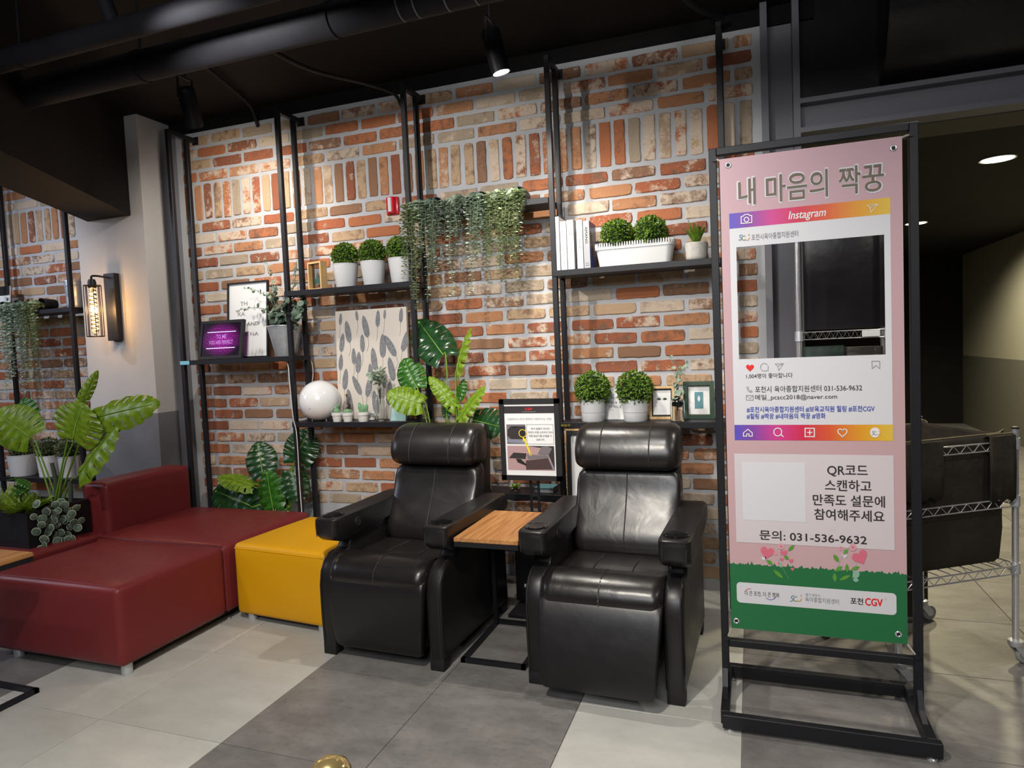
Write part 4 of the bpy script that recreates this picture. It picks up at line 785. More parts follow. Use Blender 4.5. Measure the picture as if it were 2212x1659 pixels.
def eucalyptus(par, z0, sticks, r0, m, seed, name='foliage', n=11):
    for i, pts in enumerate(sticks):
        rg = random.Random(seed+i); mb = MB(); branch(mb, pts, n, r0, rg); stuff(obj(name, mb, m, par, None))
ce = V((p.x, 1.775, SH['b1']))
def L_(px, py, y): return at(px, py, y)-ce
eucalyptus(bk, 0, [[(0, 0, bh*.9), L_(598, 650, 1.74), L_(585, 600, 1.73), L_(572, 552, 1.74)], [(.01, 0, bh*.9), L_(630, 640, 1.76), L_(638, 600, 1.77), L_(640, 565, 1.77)], [(-.02, -.02, bh*.9), L_(580, 672, 1.70), L_(545, 665, 1.67), L_(508, 672, 1.66)], [(-.02, 0, bh*.9), L_(585, 650, 1.72), L_(555, 628, 1.71), L_(525, 622, 1.72)]], .021, 'euc', 30, n=14)
eucalyptus(bk, 0, [[(-.01, -.02, bh*.9), L_(602, 680, 1.70), L_(590, 640, 1.69), L_(598, 618, 1.69)], [(.02, -.02, bh*.9), L_(640, 685, 1.71), L_(655, 660, 1.70), L_(648, 640, 1.71)], [(0, -.03, bh*.9), L_(615, 672, 1.68), L_(618, 640, 1.67)], [(.0, .02, bh*.9), L_(625, 660, 1.80), L_(632, 630, 1.81)], [(-.03, -.02, bh*.9), L_(592, 690, 1.69), L_(588, 665, 1.68)]], .037, 'euc_dark', 60, n=11)
# shelf 2 upper: little double-glass wooden frame
a, b = at(664, 623, 1.76), at(706, 563, 1.76); s = mpp(a); wf = thing('pressed_leaf_picture', 'pale wooden double-glass frame holding a pressed leaf, left of the white pots', 'picture frame', (at(686, 621, 1.76).x, 1.765, SH['b2u']), rad(-14))
W_, H_ = 42*s, 60*s; f = MB().box(-W_/2, W_/2, -.025, .025, 0, .011).box(-W_/2, W_/2, -.025, .025, H_-.011, H_).box(-W_/2, -W_/2+.011, -.025, .025, .011, H_-.011).box(W_/2-.011, W_/2, -.025, .025, .011, H_-.011)
obj('frame', f, 'oak', wf); obj('pane', MB().box(-W_/2+.011, W_/2-.011, .004, .006, .011, H_-.011), 'glass', wf)
def flat_leaf(x, z, L, W, a, n=8, pw_=1):
    pts = []
    for i in range(n+1): t = i/n; pts.append((W/2*math.sin(PI*min(1, t**.8))**pw_, L*t))
    pts += [(-x_, y_) for x_, y_ in pts[-2:0:-1]]; ca, sa = math.cos(a), math.sin(a)
    return [(x+px_*ca+py_*sa, z-px_*sa+py_*ca) for px_, py_ in pts]
lm = MB()
for dx, a, L in ((0, 0, .075), (-.016, -.35, .055), (.016, .3, .05)): lm.faces([(q0, 0, q1) for q0, q1 in flat_leaf(dx, .035, L, .028, a)], [tuple(range(16))])
obj('pressed_leaf', lm, 'leaf_dark', wf, loc=(0, -.001, 0))
# shelf 2 lower
zs = SH['b2l']; p = at(691, 866, 1.765); s = mpp(p); gl = thing('globe_lamp', 'white glass globe lamp sitting on the lower shelf by the second post', 'lamp', (p.x, 1.765, zs)); R = 44*s
prof = [(.001, .008)]+[(R*math.sin(a), .008+R*.93-R*math.cos(a)) for a in [rad(22+158*i/28) for i in range(29)]]; prof[-1] = (.001, prof[-1][1])
obj('globe', MB().lathe(prof, 48), 'globe', gl, 80)
for a in (.6, 2.5, 4.4): obj('foot', MB().lathe([(.005, 0), (.006, .012)], 10, (R*.42*math.cos(a-.9), R*.42*math.sin(a-.9), 0)), 'chrome', gl, 60)
obj('switch', MB().lathe([(.003, 0), (.003, -.004), (.001, -.005)], 12, (.012, -R*.965, R*.70), 'Y'), 'silver', gl, 60)
cactus_pots = [(729, 888, 908, 24, 'left'), (752, 888, 908, 24, 'middle'), (785, 887, 908, 27, 'right')]
for i, (cx, top, bot, wd, wh) in enumerate(cactus_pots):
    yy = 1.715; p = at(cx, bot, yy); s = mpp(p); h = (bot-top)*s; r = wd/2*s
    c = thing('cactus_pot', ['tiny white pot with a two-branched cactus, nearest the globe lamp', 'tiny white pot with a round striped cactus, middle of three', 'tiny white pot with three upright cactus columns, tallest of three'][i], 'potted plant', (p.x, yy, zs), 0, 'tiny cactus pots')
    obj('pot', MB().lathe([(r*.72, 0), (r*.74, .002), (r*.88, h*.66), (r*.98, h*.67), (r, h), (r*.9, h), (r*.86, h*.85), (.001, h*.85)], 28), 'ceramic', c, 40)
    def col(x, y, z, rr, hh_, tilt=0, n=20):
        mb = MB().lathe([(rr*.7, 0), (rr*.95, hh_*.2), (rr, hh_*.6), (rr*.85, hh_*.85), (rr*.4, hh_*.98), (.0006, hh_)], n)
        for v in mb.bm.verts:
            a = round(math.atan2(v.co.y, v.co.x)/(2*PI/n)); k = 1 if a % 2 else .84; v.co.x *= k; v.co.y *= k
        bmesh.ops.transform(mb.bm, matrix=Matrix.Translation((x, y, z)) @ Matrix.Rotation(tilt, 4, 'Y'), verts=mb.bm.verts); obj('cactus', mb, 'cactus', c, 60)
    z = h*.84
    if i == 0: col(0, 0, z, r*.62, .032); col(.002, 0, z+.025, r*.42, .026, -.55); col(-.002, 0, z+.038, r*.3, .026, .6)
    if i == 1:
        col(0, 0, z-.004, r*.80, .034, 0, 24)
    if i == 2: col(-.014, 0, z, r*.33, .068, -.14); col(.002, -.003, z, r*.36, .055, .02); col(.017, 0, z, r*.33, .058, .22)
def bottle(name, label, x, y, z, prof, m, cat='vase'):
    t = thing(name, label, cat, (x, y, z)); inner = [(max(.0006, r-.0022), max(zz, .006)) for r, zz in prof[::-1]]
    mb = MB(); pr = prof+inner; n = 28; vs = []; fs = []
    for r, zz in pr:
        for i in range(n): vs.append((r*math.cos(2*PI*i/n), r*math.sin(2*PI*i/n), zz))
    for k in range(len(pr)-1): fs += [(k*n+i, k*n+(i+1) % n, (k+1)*n+(i+1) % n, (k+1)*n+i) for i in range(n)]
    obj('bottle', mb.faces(vs, fs), m, t, 40); return t
p = at(752, 903, 1.80); s = mpp(p); hb = 58*s
bt = bottle('smoked_bottle', 'smoky glass bottle with narrow neck standing behind the small cacti', p.x, 1.80, zs, [(.001, 0), (.026, 0), (.029, .004), (.029, hb*.52), (.024, hb*.64), (.010, hb*.74), (.008, hb*.80), (.008, hb*.93), (.0095, hb*.94), (.0095, hb*.96)], 'amber', 'bottle')
obj('stopper', MB().lathe([(.001, hb*.86), (.006, hb*.87), (.007, hb*.97), (.001, hb)], 12).tube([(-.018, 0, hb*.945), (.018, 0, hb*.945)], .0012, 6), 'brass', bt, 50)
p = at(823, 907, 1.735); s = mpp(p); hb = 72*s; ve = V((p.x, 1.735, zs))
vz = bottle('clear_vase', 'clear glass bottle vase with a pale green leafy sprig, left of the mint frame', p.x, 1.735, zs, [(.001, 0), (.024, 0), (.0275, .004), (.028, hb*.62), (.026, hb*.68), (.015, hb*.78), (.013, hb*.84), (.0135, hb*.97), (.017, hb)], 'glass')
mb = MB(); rg = random.Random(8)
for k in range(13):
    a = rg.uniform(-1, 1); e_ = V((a*.05+.012, rg.uniform(-.05, .03), hb+.05+rg.uniform(.0, .07))); P = cat_rom([(0, 0, hb*.5), (a*.01, 0, hb), e_*.6+V((0, 0, hb*.4)), e_], 4); mb.tube(P, .0016, 4, .6)
    for j in range(9):
        q_ = P[-1].lerp(P[len(P)//2], rg.random()*.9); leaflet(mb, q_, V((rg.uniform(-1, 1), rg.uniform(-1, .5), rg.uniform(-.3, 1))), rdir(rg), rg.uniform(.034, .056), .017, .15)
stuff(obj('foliage', mb, 'sage', vz)); mb = MB()
for q_, r in (((-.045, -.04, hb+.085), .017), ((-.030, -.045, hb+.06), .016), ((-.05, -.03, hb+.045), .013)): disc_leaf(mb, V(q_), V((.2, -1, .6)), r, 10)
stuff(obj('foliage', mb, 'euc', vz))
a = at(837, 907, 1.71); s = mpp(a)
frame('mint_frame', 'thin silver frame with a plain mint sheet on the lower shelf', at(860, 907, 1.715).x, 1.715, zs, 40*s, 53*s, .004, .012, 'chrome', 'mint', 14, rad(-4))
cv = thing('leaf_canvas', 'cream canvas printed with grey feather leaves, leaning behind the globe lamp', 'picture', (0, 1.845, zs)); a, b = at(735, 905, 1.85), at(888, 905, 1.85); cv.location.x = (a.x+b.x)/2; W_ = b.x-a.x; H_ = 232*mpp(a); cv.rotation_euler = (rad(-2.2), 0, 0)
obj('canvas', MB().box(-W_/2, W_/2, -.012, .012, 0, H_, .002, 1), 'canvas', cv)
quills = [(.07, .62, .16, .15), (.20, .70, .19, -.15), (.30, .42, .18, .1), (.25, .50, .14, -.0), (.38, .61, .15, 0), (.46, .74, .19, -.2), (.60, .83, .14, .08), (.32, .90, .09, -.1), (.70, .90, .08, .1), (.66, .55, .20, .03), (.55, .44, .19, -.1), (.84, .56, .20, -.5), (.93, .60, .19, .35), (.80, .34, .2, -.18), (.34, .22, .18, -.45), (.42, .20, .18, .22), (.10, .27, .18, .13), (.18, .06, .2, -.1), (.49, .32, .17, -.05), (.55, .04, .2, -.1), (.05, .45, .14, .1), (.72, .12, .2, .1), (.90, .10, .18, -.1), (.66, .28, .14, .1), (.38, .02, .1, .05), (.93, .32, .14, .12), (.07, .87, .10, .1), (.92, .86, .12, .1)]
mb = MB(); stem = MB()
for u, v, l, a in quills:
    L = l*H_*1.12; x0, z0 = W_*(u-.5), H_*v
    pts = [(q0, q1) for q0, q1 in flat_leaf(x0, z0, L, L*.30, a, 10, .5) if -W_/2 < q0 < W_/2 and 0 < q1 < H_]
    if len(pts) > 5: mb.faces([(q0, -.0128, q1) for q0, q1 in pts], [tuple(range(len(pts)))])
    z1 = max(.004, z0-.085); stem.tube([(x0, -.0126, z0+.01), (x0-math.sin(a)*.03, -.0126, (z0+z1)/2), (x0-.01, -.0126, z1)], .0011, 4)
stuff(obj('printed_leaves', mb, 'leaf_ink', cv)); stuff(obj('printed_stems', stem, 'leaf_ink', cv))
st = thing('white_shell', 'crumpled white paper flower ornament between the cacti and the vase', 'ornament', (at(803, 905, 1.79).x, 1.79, zs)); rg = random.Random(3); mb = MB()
for k in range(14): a = k*2.4; leaflet(mb, V((0, 0, .012)), V((math.cos(a), math.sin(a)*.6, .35+.5*(k % 3))), V((0, 0, 1)), .045, .03, .35)
mb.lathe([(.012, 0), (.02, .003), (.012, .018)], 12); obj('petals', mb, 'paper', st, 60)
# shelf 4 lower: card, wooden frame, bottle with eucalyptus, green frame
zs = SH['b4l']; a = at(1330, 901, 1.82); s = mpp(a)
cd = frame('smile_card', 'white standing card with thin handwritten words between the grey pots', at(1329, 901, 1.82).x, 1.83, zs, 48*s, 66*s, .003, .008, 'paper', 'paper', 5, 0, 'card'); W_, H_ = 48*s, 66*s
for i, (tx, wd) in enumerate((('YOU', .42), ('MAKE ME', .84), ('SMILE', .6))): lettering('lettering', tx, 0, H_*(.70-.145*i), W_*wd, .012, 'ink', cd, -.0045, bold=-.012)
ff = frame('wood_frame', 'pale wooden frame with black inner edge and small leaf print', at(1430, 901, 1.82).x, 1.825, zs, 53*s, 70*s, .014, .02, 'oak', 'black', 6); W_, H_ = 53*s, 70*s
obj('mount', MB().box(-W_/2+.021, W_/2-.021, .0025, .004, .024, H_-.024), 'paper', ff); mb = MB()
for dx, sg_ in ((-.016, 1), (.016, -1)):
    for k in range(5): mb.faces([(q0, .0018, q1) for q0, q1 in flat_leaf(dx, H_*.58, .016, .005, -1.1+k*.55)], [tuple(range(16))])
stuff(obj('leaf_print', mb, 'leaf_dark', ff))
gf = frame('beaded_picture', 'dark green frame with beaded inner edge and a teal candle picture', at(1510, 901, 1.82).x, 1.83, zs, 62*s, 78*s, .022, .022, 'green_fr', 'paper', 6); W_, H_ = 62*s, 78*s
bd = MB()
for k in range(26):
    for x_, z_ in ((-W_/2+.024, .024+(H_-.048)*k/25), (W_/2-.024, .024+(H_-.048)*k/25), (-W_/2+.024+(W_-.048)*k/25, .024), (-W_/2+.024+(W_-.048)*k/25, H_-.024)): bd.sphere((x_, -.004, z_), .0022, 6, 4)
stuff(obj('bead_trim', bd, 'gold', gf)); obj('teal_picture', MB().box(-.022, .022, .003, .0045, H_*.28, H_*.72), 'teal', gf); obj('candle_print', MB().faces([(q0, .0022, q1) for q0, q1 in flat_leaf(0, H_*.46, .034, .014, 0)], [tuple(range(16))]), 'paper', gf)
p = at(1464, 905, 1.735); s = mpp(p); hb = 62*s; ce = V((p.x, 1.735, zs))
eb = bottle('clear_bottle', 'clear glass bottle with eucalyptus sprig in front of the green frame', p.x, 1.735, zs, [(.001, 0), (.034, 0), (.037, .004), (.037, hb*.66), (.034, hb*.74), (.016, hb*.82), (.0135, hb*.87), (.0135, hb*.97), (.016, hb)], 'glass')
eucalyptus(eb, 0, [[(0, 0, hb*.4), (0, 0, hb), L_(1462, 815, 1.73), L_(1468, 790, 1.72)], [(0, 0, hb*.4), (.002, 0, hb), L_(1458, 800, 1.73), L_(1446, 765, 1.72)], [(0, 0, hb*.4), (.004, 0, hb), L_(1472, 800, 1.73), L_(1487, 780, 1.74)]], .021, 'euc', 90, n=8)
# shelf 3 lower and the frame on the floor behind the right recliner
p = at(1052, 1051, 1.77); pf = bottle('scent_bottle', 'small glass jar with gold dropper top on the low middle shelf', p.x, 1.77, SH['b3l'], [(.001, 0), (.024, 0), (.026, .003), (.026, .04), (.02, .055), (.009, .062), (.009, .07)], 'glass', 'bottle'); obj('stopper', MB().lathe([(.007, .062), (.009, .066), (.009, .085), (.001, .086)], 16), 'brass', pf, 40); obj('filling', MB().lathe([(.0225, .006), (.0235, .014), (.001, .016)], 20), 'paper', pf, 60)
p = at(1113, 1052, 1.77); gp = bottle('glass_dish', 'tiny green plant in a shallow glass dish behind the sign', p.x, 1.77, SH['b3l'], [(.001, 0), (.02, 0), (.03, .01), (.032, .022)], 'glass', 'potted plant'); fronds(gp, (0, 0, .01), 9, .045, 'fern', 5, 1.2, .012, .6)
p = at(1180, 1050, 1.78); bx_ = thing('flat_box', 'pale flat box lying on the low middle shelf behind the sign', 'box', (p.x, 1.78, SH['b3l'])); obj('box', MB().box(-.055, .055, -.05, .05, 0, .022, .002, 1), 'book_g', bx_); obj('lid', MB().box(-.057, .057, -.052, .052, .022, .032, .002, 1), 'teal', bx_)
a = at(1232, 975, 1.66); bf = frame('floor_frame', 'black framed white picture standing behind the right recliner', at(1275, 1000, 1.66).x, 1.655, .30, .26, .60, .022, .02, 'black', 'paper', 2); bf.location.z = .33
obj('wood_backing', MB().box(-.14, .13, .011, .022, .0, .61), 'oak', bf); bs = thing('low_stool', 'black steel stool hidden behind the right recliner carrying a frame', 'stool', (bf.location.x, 1.64, 0)); obj('seat', MB().box(-.15, .15, -.04, .05, .31, .33, .002, 1), 'rack', bs)
for sx in (-.14, .14):
    for sy in (-.03, .04): obj('leg', MB().box(sx-.008, sx+.008, sy-.008, sy+.008, 0, .31), 'rack', bs)

# ------------------------------------------------------------------ trailing eucalyptus in black pots lying on the high shelves
def strand_mesh(m, L, seed):
    rg = random.Random(seed); mb = MB(); n = int(L/.0115); ph = rg.uniform(0, 6); dx, dy = rg.uniform(-.02, .02), rg.uniform(-.012, .012)
    f = lambda t: V((dx*t+.006*math.sin(3*t*PI+ph), dy*t+.004*math.cos(3*t*PI+ph), -L*t)); mb.tube([f(k/14) for k in range(15)], .0013, 4, .5)
    for k in range(n):
        t = (k+.5)/n; q_ = f(t); a = rg.uniform(-.5, .5)+(k % 2)*PI/2+ph; r = .0150*(1.1-.45*t)*rg.uniform(.8, 1.15)
        for sg_ in (0, PI): d = V((math.cos(a+sg_), math.sin(a+sg_), rg.uniform(-.35, .25))); leaflet(mb, q_, d, V((rg.uniform(-.5, .5), rg.uniform(-.9, .1), 1)), r*2.0, r*1.55, .12)
    return mesh('strand', mb, m)
strands = {m: [(strand_mesh(m, L, i*7+3), L) for i, L in enumerate((.18, .26, .34, .42, .5))] for m in ('euc', 'euc_y')}
def tuft_mesh(m, seed, n=120):
    rg = random.Random(seed); mb = MB()
    for i in range(n):
        d = rdir(rg); d.z = abs(d.z)*.9-.25; q_ = V((d.x*.055, d.y*.045-.01, d.z*.055)); disc_leaf(mb, q_, d+rdir(rg)*.7, rg.uniform(.008, .0135), 6)
    return mesh('foliage', mb, m)
tufts = [tuft_mesh('euc', 1), tuft_mesh('euc_y', 2), tuft_mesh('euc_dark', 3)]
def trailer(label, x, z, lens, seed, m, grp, tf=0):
    t = thing('trailing_plant', label, 'hanging plant', (x, 1.765, z), 0, grp); rg = random.Random(seed)
    mb = MB(); mb.lathe([(.001, .095), (.036, .095), (.046, .0), (.0475, -.012), (.043, -.012), (.04, .0), (.001, .04)], 26, (0, 0, 0), 'Y'); bmesh.ops.transform(mb.bm, matrix=Matrix.Translation((0, 0, .047)) @ Matrix.Rotation(rad(3), 4, 'X'), verts=mb.bm.verts)
    obj('pot', mb, 'rack', t, 40); stuff(link('foliage', tufts[tf], t, (0, -.058, .034), (0, 0, seed), (1.15, 1.15, 1.05)))
    lens = [q_ for L in lens for q_ in (L, L*rg.uniform(.35, .8))]
    for k, L in enumerate(lens):
        me, L0 = min(strands[m], key=lambda q_: abs(q_[1]-L)); u = (k+.5)/len(lens)-.5
        link('strand', me, t, (u*.115, -.075-rg.uniform(0, .045), .055), (0, 0, rg.uniform(0, 6)), (1, 1, L/L0))
for i, (cx, lens, m, tf) in enumerate([(905, (.44, .56, .62, .30, .38), 'euc_y', 0), (943, (.26, .58, .42, .5, .3), 'euc', 2), (990, (.24, .2, .56, .34, .2), 'euc', 0), (1040, (.3, .55, .42, .36, .5), 'euc', 2), (1083, (.40, .36, .46, .5, .30), 'euc_y', 0), (1122, (.3, .42, .52, .36, .16), 'euc_y', 0)]):
    p = at(cx, 425, 1.765); trailer('trailing eucalyptus on the high shelf, '+['at the left, against the third post', 'second from the left', 'third from the left, with one long strand', 'fourth from the left', 'second from the right', 'rightmost, beside the bare shelf end'][i], p.x, SH['b3u'], lens, i*3+2, m, 'trailing plants on the high shelf', tf)
for i, (cx, lens, m, tf) in enumerate([(10, (.6, .5, .46, .55), 'euc', 2), (40, (.55, .66, .5, .6, .45), 'euc', 0), (68, (.55, .6, .68, .5, .58), 'euc', 2), (94, (.6, .5, .66, .46, .4), 'euc_y', 1)]):
    p = at(cx, 665, 1.765); trailer('trailing eucalyptus on the left rack, '+['cut by the left edge', 'left of the two middle ones', 'right of the two middle ones', 'yellower, its black pot showing'][i], p.x, 1.83, lens, i*5+40, m, 'trailing plants on the left rack', tf)
p = at(160, 664, 1.77); lb = thing('zinc_bucket', 'shiny empty zinc bucket behind the left rack post, next to the pillar', 'bucket', (p.x+.01, 1.775, 1.83)); obj('bucket', MB().lathe([(.052, 0), (.054, .003), (.062, .19), (.066, .192), (.066, .2), (.06, .2), (.056, .02), (.001, .02)], 36), 'silver', lb, 40); obj('hoop', MB().lathe([(.0625, .155), (.065, .16), (.0632, .165)], 36), 'silver', lb, 40)
p = at(4, 640, 1.80); lc = frame('word_sign', 'small white sign with bold black letters cut by the left edge', p.x, 1.80, 1.83, .16, .22, .002, .01, 'paper', 'paper', 4, 0, 'sign'); lettering('lettering', 'W', .055, .115, .03, .028, 'ink', lc, -.006, bold=.02); lettering('lettering', 'LS', .048, .065, .045, .028, 'ink', lc, -.006, bold=.02); obj('dark_band', MB().box(-.08, .08, -.007, -.005, .15, .22), 'black', lc)

# ------------------------------------------------------------------ monstera plants
mon = {k: [monstera_mesh('leaf', m, 5+i % 2, .98, dr_, .08+.05*i, .52, i) for i, dr_ in enumerate((.10, .28, .45))] for k, m in (('d', 'leaf_dark'), ('m', 'leaf_mid'), ('l', 'leaf_lime'))}
def monstera(label, root, potz, pot, leaves, stalk):
    root = V(root); t = thing('monstera', label, 'potted plant', root)
    if pot: obj('pot', MB().lathe([(pot[0]*.75, 0), (pot[0]*.78, .004), (pot[0], pot[1]-.01), (pot[0]*1.03, pot[1]), (pot[0]*.94, pot[1]), (pot[0]*.9, pot[1]-.03), (.001, pot[1]-.03)], 32), 'rack', t, 40)
    src = V((0, 0, potz)); toC = (CAM-root).normalized()
    for i, (k, v, bp, by, tp, ty, wf, nrm) in enumerate(leaves):
        b = at(*bp, by)-root; tp_ = at(*tp, ty)-root; n = (toC if nrm is None else V(nrm)); put_leaf(t, mon[k][v], b, tp_, n, wf)
        d = (tp_-b).normalized(); s0 = src+V((.02*math.sin(i*2), .015*math.cos(i*3), 0)); obj('leaf_stalk', MB().tube(cat_rom([s0, s0.lerp(b, .55)+V((0, 0, .04)), b-d*.03, b+d*.01], 5), .0055, 7, .6), stalk, t, 60)
    return t
N = None
monstera('dark glossy monstera on the floor behind the sofa, under the left shelf', (-2.26, 1.78, 0), .33, (.12, .34), [
    ('d', 0, (568, 1024), 1.75, (555, 952), 1.80, 1.05, (.35, -1, .35)), ('d', 1, (636, 1000), 1.79, (664, 926), 1.83, 1.15, (.15, -1, .1)), ('d', 0, (630, 1018), 1.74, (646, 1087), 1.70, .95, (.5, -1, .45)),
    ('m', 0, (590, 1096), 1.70, (573, 1015), 1.72, .92, (.1, -1, .25)), ('l', 1, (545, 1050), 1.73, (467, 1017), 1.74, .55, (.1, -.55, 1)), ('d', 2, (540, 1092), 1.72, (446, 1052), 1.70, .95, (.1, -1, .55)), ('d', 0, (618, 1100), 1.72, (600, 1112), 1.66, 1.6, (.2, -1, 1)),
    ('d', 1, (600, 1070), 1.80, (648, 1050), 1.80, .9, (0, -1, .4)), ('d', 2, (560, 1090), 1.74, (505, 1110), 1.68, .9, (0, -1, .9))], 'stalk')
monstera('tall lime and dark green monstera rising between the left recliner and the sign', (at(975, 930, 1.595).x, 1.60, 0), .32, (.075, .33), [
    ('d', 0, (958, 768), 1.70, (899, 686), 1.78, .86, (.5, -1, .3)), ('l', 1, (986, 806), 1.62, (1002, 706), 1.62, .48, (-.8, -.8, .2)), ('l', 0, (910, 872), 1.60, (836, 848), 1.50, 1.0, (.2, -1, .75)), ('m', 1, (900, 838), 1.64, (868, 772), 1.66, .95, (.1, -1, .4)),
    ('l', 1, (984, 880), 1.60, (930, 808), 1.58, .50, (.9, -.8, .2)), ('l', 1, (990, 908), 1.56, (1037, 830), 1.55, .55, (-.8, -.9, .2)), ('d', 0, (1022, 908), 1.60, (1086, 922), 1.52, 1.0, (.1, -1, .45)), ('m', 0, (990, 862), 1.64, (1002, 818), 1.66, .62, (0, -1, .2)), ('d', 1, (965, 898), 1.64, (962, 862), 1.66, .8, (0, -1, .2))], 'stalk')
# ------------------------------------------------------------------ black planter with monstera, ferns and silver vine
pt = thing('planter_box', 'long black planter box on the burgundy bench at left', 'planter', (-3.06, .63, .417))
bxm = MB().box(-.58, 0, 0, .012, 0, .195).box(-.58, 0, .353, .365, 0, .195).box(-.58, -.568, .012, .353, 0, .195).box(-.012, 0, .012, .353, 0, .195).box(-.568, -.012, .012, .353, 0, .01)
obj('box', bxm, 'rack', pt); stuff(obj('soil', MB().box(-.567, -.013, .013, .352, .14, .165), 'soil', pt)); obj('sticker', MB().box(.0005, .001, .25, .31, .165, .172), 'label_y', pt)
PZ = .417+.15
mp_ = monstera('big lime-leaved monstera growing in the black planter at left', (-3.20, .90, PZ+.018), 0, None, [
    ('l', 0, (66, 944), .92, (-16, 888), .86, 1.1, (.35, -1, .35)), ('l', 1, (158, 950), .90, (169, 874), .88, 1.7, (.2, -1, .15)), ('l', 0, (203, 903), .95, (336, 868), .98, .52, (.1, -1, .42)), ('l', 1, (168, 884), .92, (210, 804), .96, .32, (.9, -.6, .1)), ('l', 0, (172, 1022), .90, (250, 910), .95, .70, (-.6, -1, .1)), ('m', 1, (60, 935), .98, (35, 860), 1.0, 1.1, (0, -1, .2))], 'stalk')
for (bx, by_), (tx, ty_) in (((122, 1075), (112, 1000)), ((150, 1085), (150, 1040))): obj('trunk', MB().tube(cat_rom([at(bx, by_, .9)-V((-3.20, .90, PZ+.018))-V((0, 0, .05)), at((bx+tx)/2+3, (by_+ty_)/2, .9)-V((-3.20, .90, PZ+.018)), at(tx, ty_, .9)-V((-3.20, .90, PZ+.018))], 5), .013, 10, .8), 'trunk', mp_, 60)
rg = random.Random(12)
for i, (px, py, y, L, m, lab, n) in enumerate([(2, 1085, .80, .20, 'fern', 'bright green fern in the planter at the left edge', 18), (34, 1100, .67, .19, 'fern', 'fern drooping over the front edge of the planter', 22), (60, 1085, .72, .17, 'fern', 'low feathery fern at the front of the planter', 18), (85, 1075, .80, .13, 'fern', 'small yellow-green spiky fern beside the monstera trunks', 14)]):
    p = at(px, py, y); p.x = min(p.x, -3.10); t = thing('fern', lab, 'plant', (p.x, y, PZ+.018)); fronds(t, (0, 0, -.01), n, L, m, 70+i, 1.3, .02, .7, pairs=14)
t = thing('pothos', 'glossy green pothos leaves above the ferns in the planter', 'plant', (-3.32, .72, PZ+.018)); 
for k in range(16):
    a = rg.uniform(0, 6.28); e_ = V((math.cos(a)*rg.uniform(.02, .16), math.sin(a)*.07, rg.uniform(.06, .24))); put_leaf(t, mon['m'][0], e_, e_+V((rg.uniform(-.06, .06), -.04, rg.uniform(-.02, .05))), (rg.uniform(-.4, .4), -.6, 1), .75); obj('leaf_stalk', MB().tube([(0, 0, -.01), e_*.6+V((0, 0, .02)), e_], .0018, 5), 'stalk', t, 60)
vn = thing('silver_vine', 'silvery round-leaved vine spilling over the front corner of the planter', 'plant', (-3.055, .75, PZ+.018))
mb = MB(); disc_leaf(mb, V((0, 0, 0)), V((0, -1, 0)), .016, 12); dl = MB(); nn = 14
dl.faces([(0, -.004, 0)]+[(.0145*math.cos(2*PI*i/nn), 0, .0145*math.sin(2*PI*i/nn)) for i in range(nn)]+[(.0165*math.cos(2*PI*i/nn), .001, .0165*math.sin(2*PI*i/nn)) for i in range(nn)], [(0, i+1, (i+1) % nn+1) for i in range(nn)]+[(i+1, nn+i+1, nn+(i+1) % nn+1, (i+1) % nn+1) for i in range(nn)])
dme = mesh('leaf', dl, ['euc_dark', 'euc_rim'], 60)
for p_ in dme.polygons: p_.material_index = 1 if len(p_.vertices) == 4 else 0
vl = [(75, 1088), (93, 1105), (110, 1108), (125, 1103), (146, 1102), (165, 1097), (77, 1120), (93, 1140), (112, 1135), (126, 1120), (150, 1118), (155, 1110), (176, 1124), (102, 1124), (122, 1132), (110, 1155), (130, 1150), (73, 1162), (87, 1166), (138, 1155), (152, 1138), (168, 1140), (115, 1168), (132, 1168), (124, 1178), (78, 1186), (68, 1176), (142, 1176), (157, 1163), (69, 1148), (140, 1090), (118, 1090), (132, 1085), (66, 1132), (84, 1126), (70, 1116), (105, 1115), (138, 1125), (160, 1128), (127, 1160), (147, 1165), (97, 1150)]
for i, (px, py) in enumerate(vl):
    yy = .655+.002*(px-60)+rg.uniform(-.02, .02); q_ = at(px, py, yy); q_.x = max(q_.x, -3.05+rg.uniform(0, .03)); r_ = rg.uniform(1.05, 1.45)
    link('leaf', dme, vn, q_-V(vn.location), (rg.uniform(-.5, .5), rg.uniform(0, 6), rg.uniform(.2, 1.1)), (r_, r_, r_))
for px0, px1, py1 in ((90, 76, 1186), (105, 90, 1166), (115, 122, 1178), (125, 142, 1176), (140, 157, 1163), (150, 172, 1140)):
    a, b = at(px0, 1088, .70), at(px1, py1, .655+.002*(px1-60)); b.x = max(b.x, -3.04); o_ = V(vn.location); obj('vine_stem', MB().tube(cat_rom([V((-.03, .0, .0)), V((.015, (a.y-o_.y)*.5, .045)), (b-o_)*.5+V((.02, 0, .05)), b-o_], 5), .0018, 5), 'trunk', vn, 60)

# ------------------------------------------------------------------ wall sconce, alarm, cords, stanchion
p = at(250, 664, 1.70); s = mpp(p); sx = p.x; zc = p.z; sc2 = thing('wall_sconce', 'black caged wall sconce with a glowing spiral filament tube on the pillar', 'wall lamp', (sx, 1.70, zc))
obj('back_box', MB().box(-.045, .055, -.045, 0, -.235, .235, .003, 1), 'rack', sc2)
cxp = -.012; cy_ = -.16
obj('arm', MB().tube(cat_rom([(0, -.045, .205), (cxp, -.12, .212), (cxp, cy_, .205), (cxp, cy_, .18)], 5), .007, 8), 'rack', sc2, 60)
obj('socket', MB().lathe([(.001, .185), (.02, .185), (.026, .165), (.026, .13), (.021, .125), (.001, .125)], 24, (cxp, cy_, 0)), 'rack', sc2, 40)
cg = obj('cage', MB().lathe([(.052, .145), (.054, .142), (.052, .139), (.050, .142)], 28, (cxp, cy_, 0)), 'rack', sc2, 60)
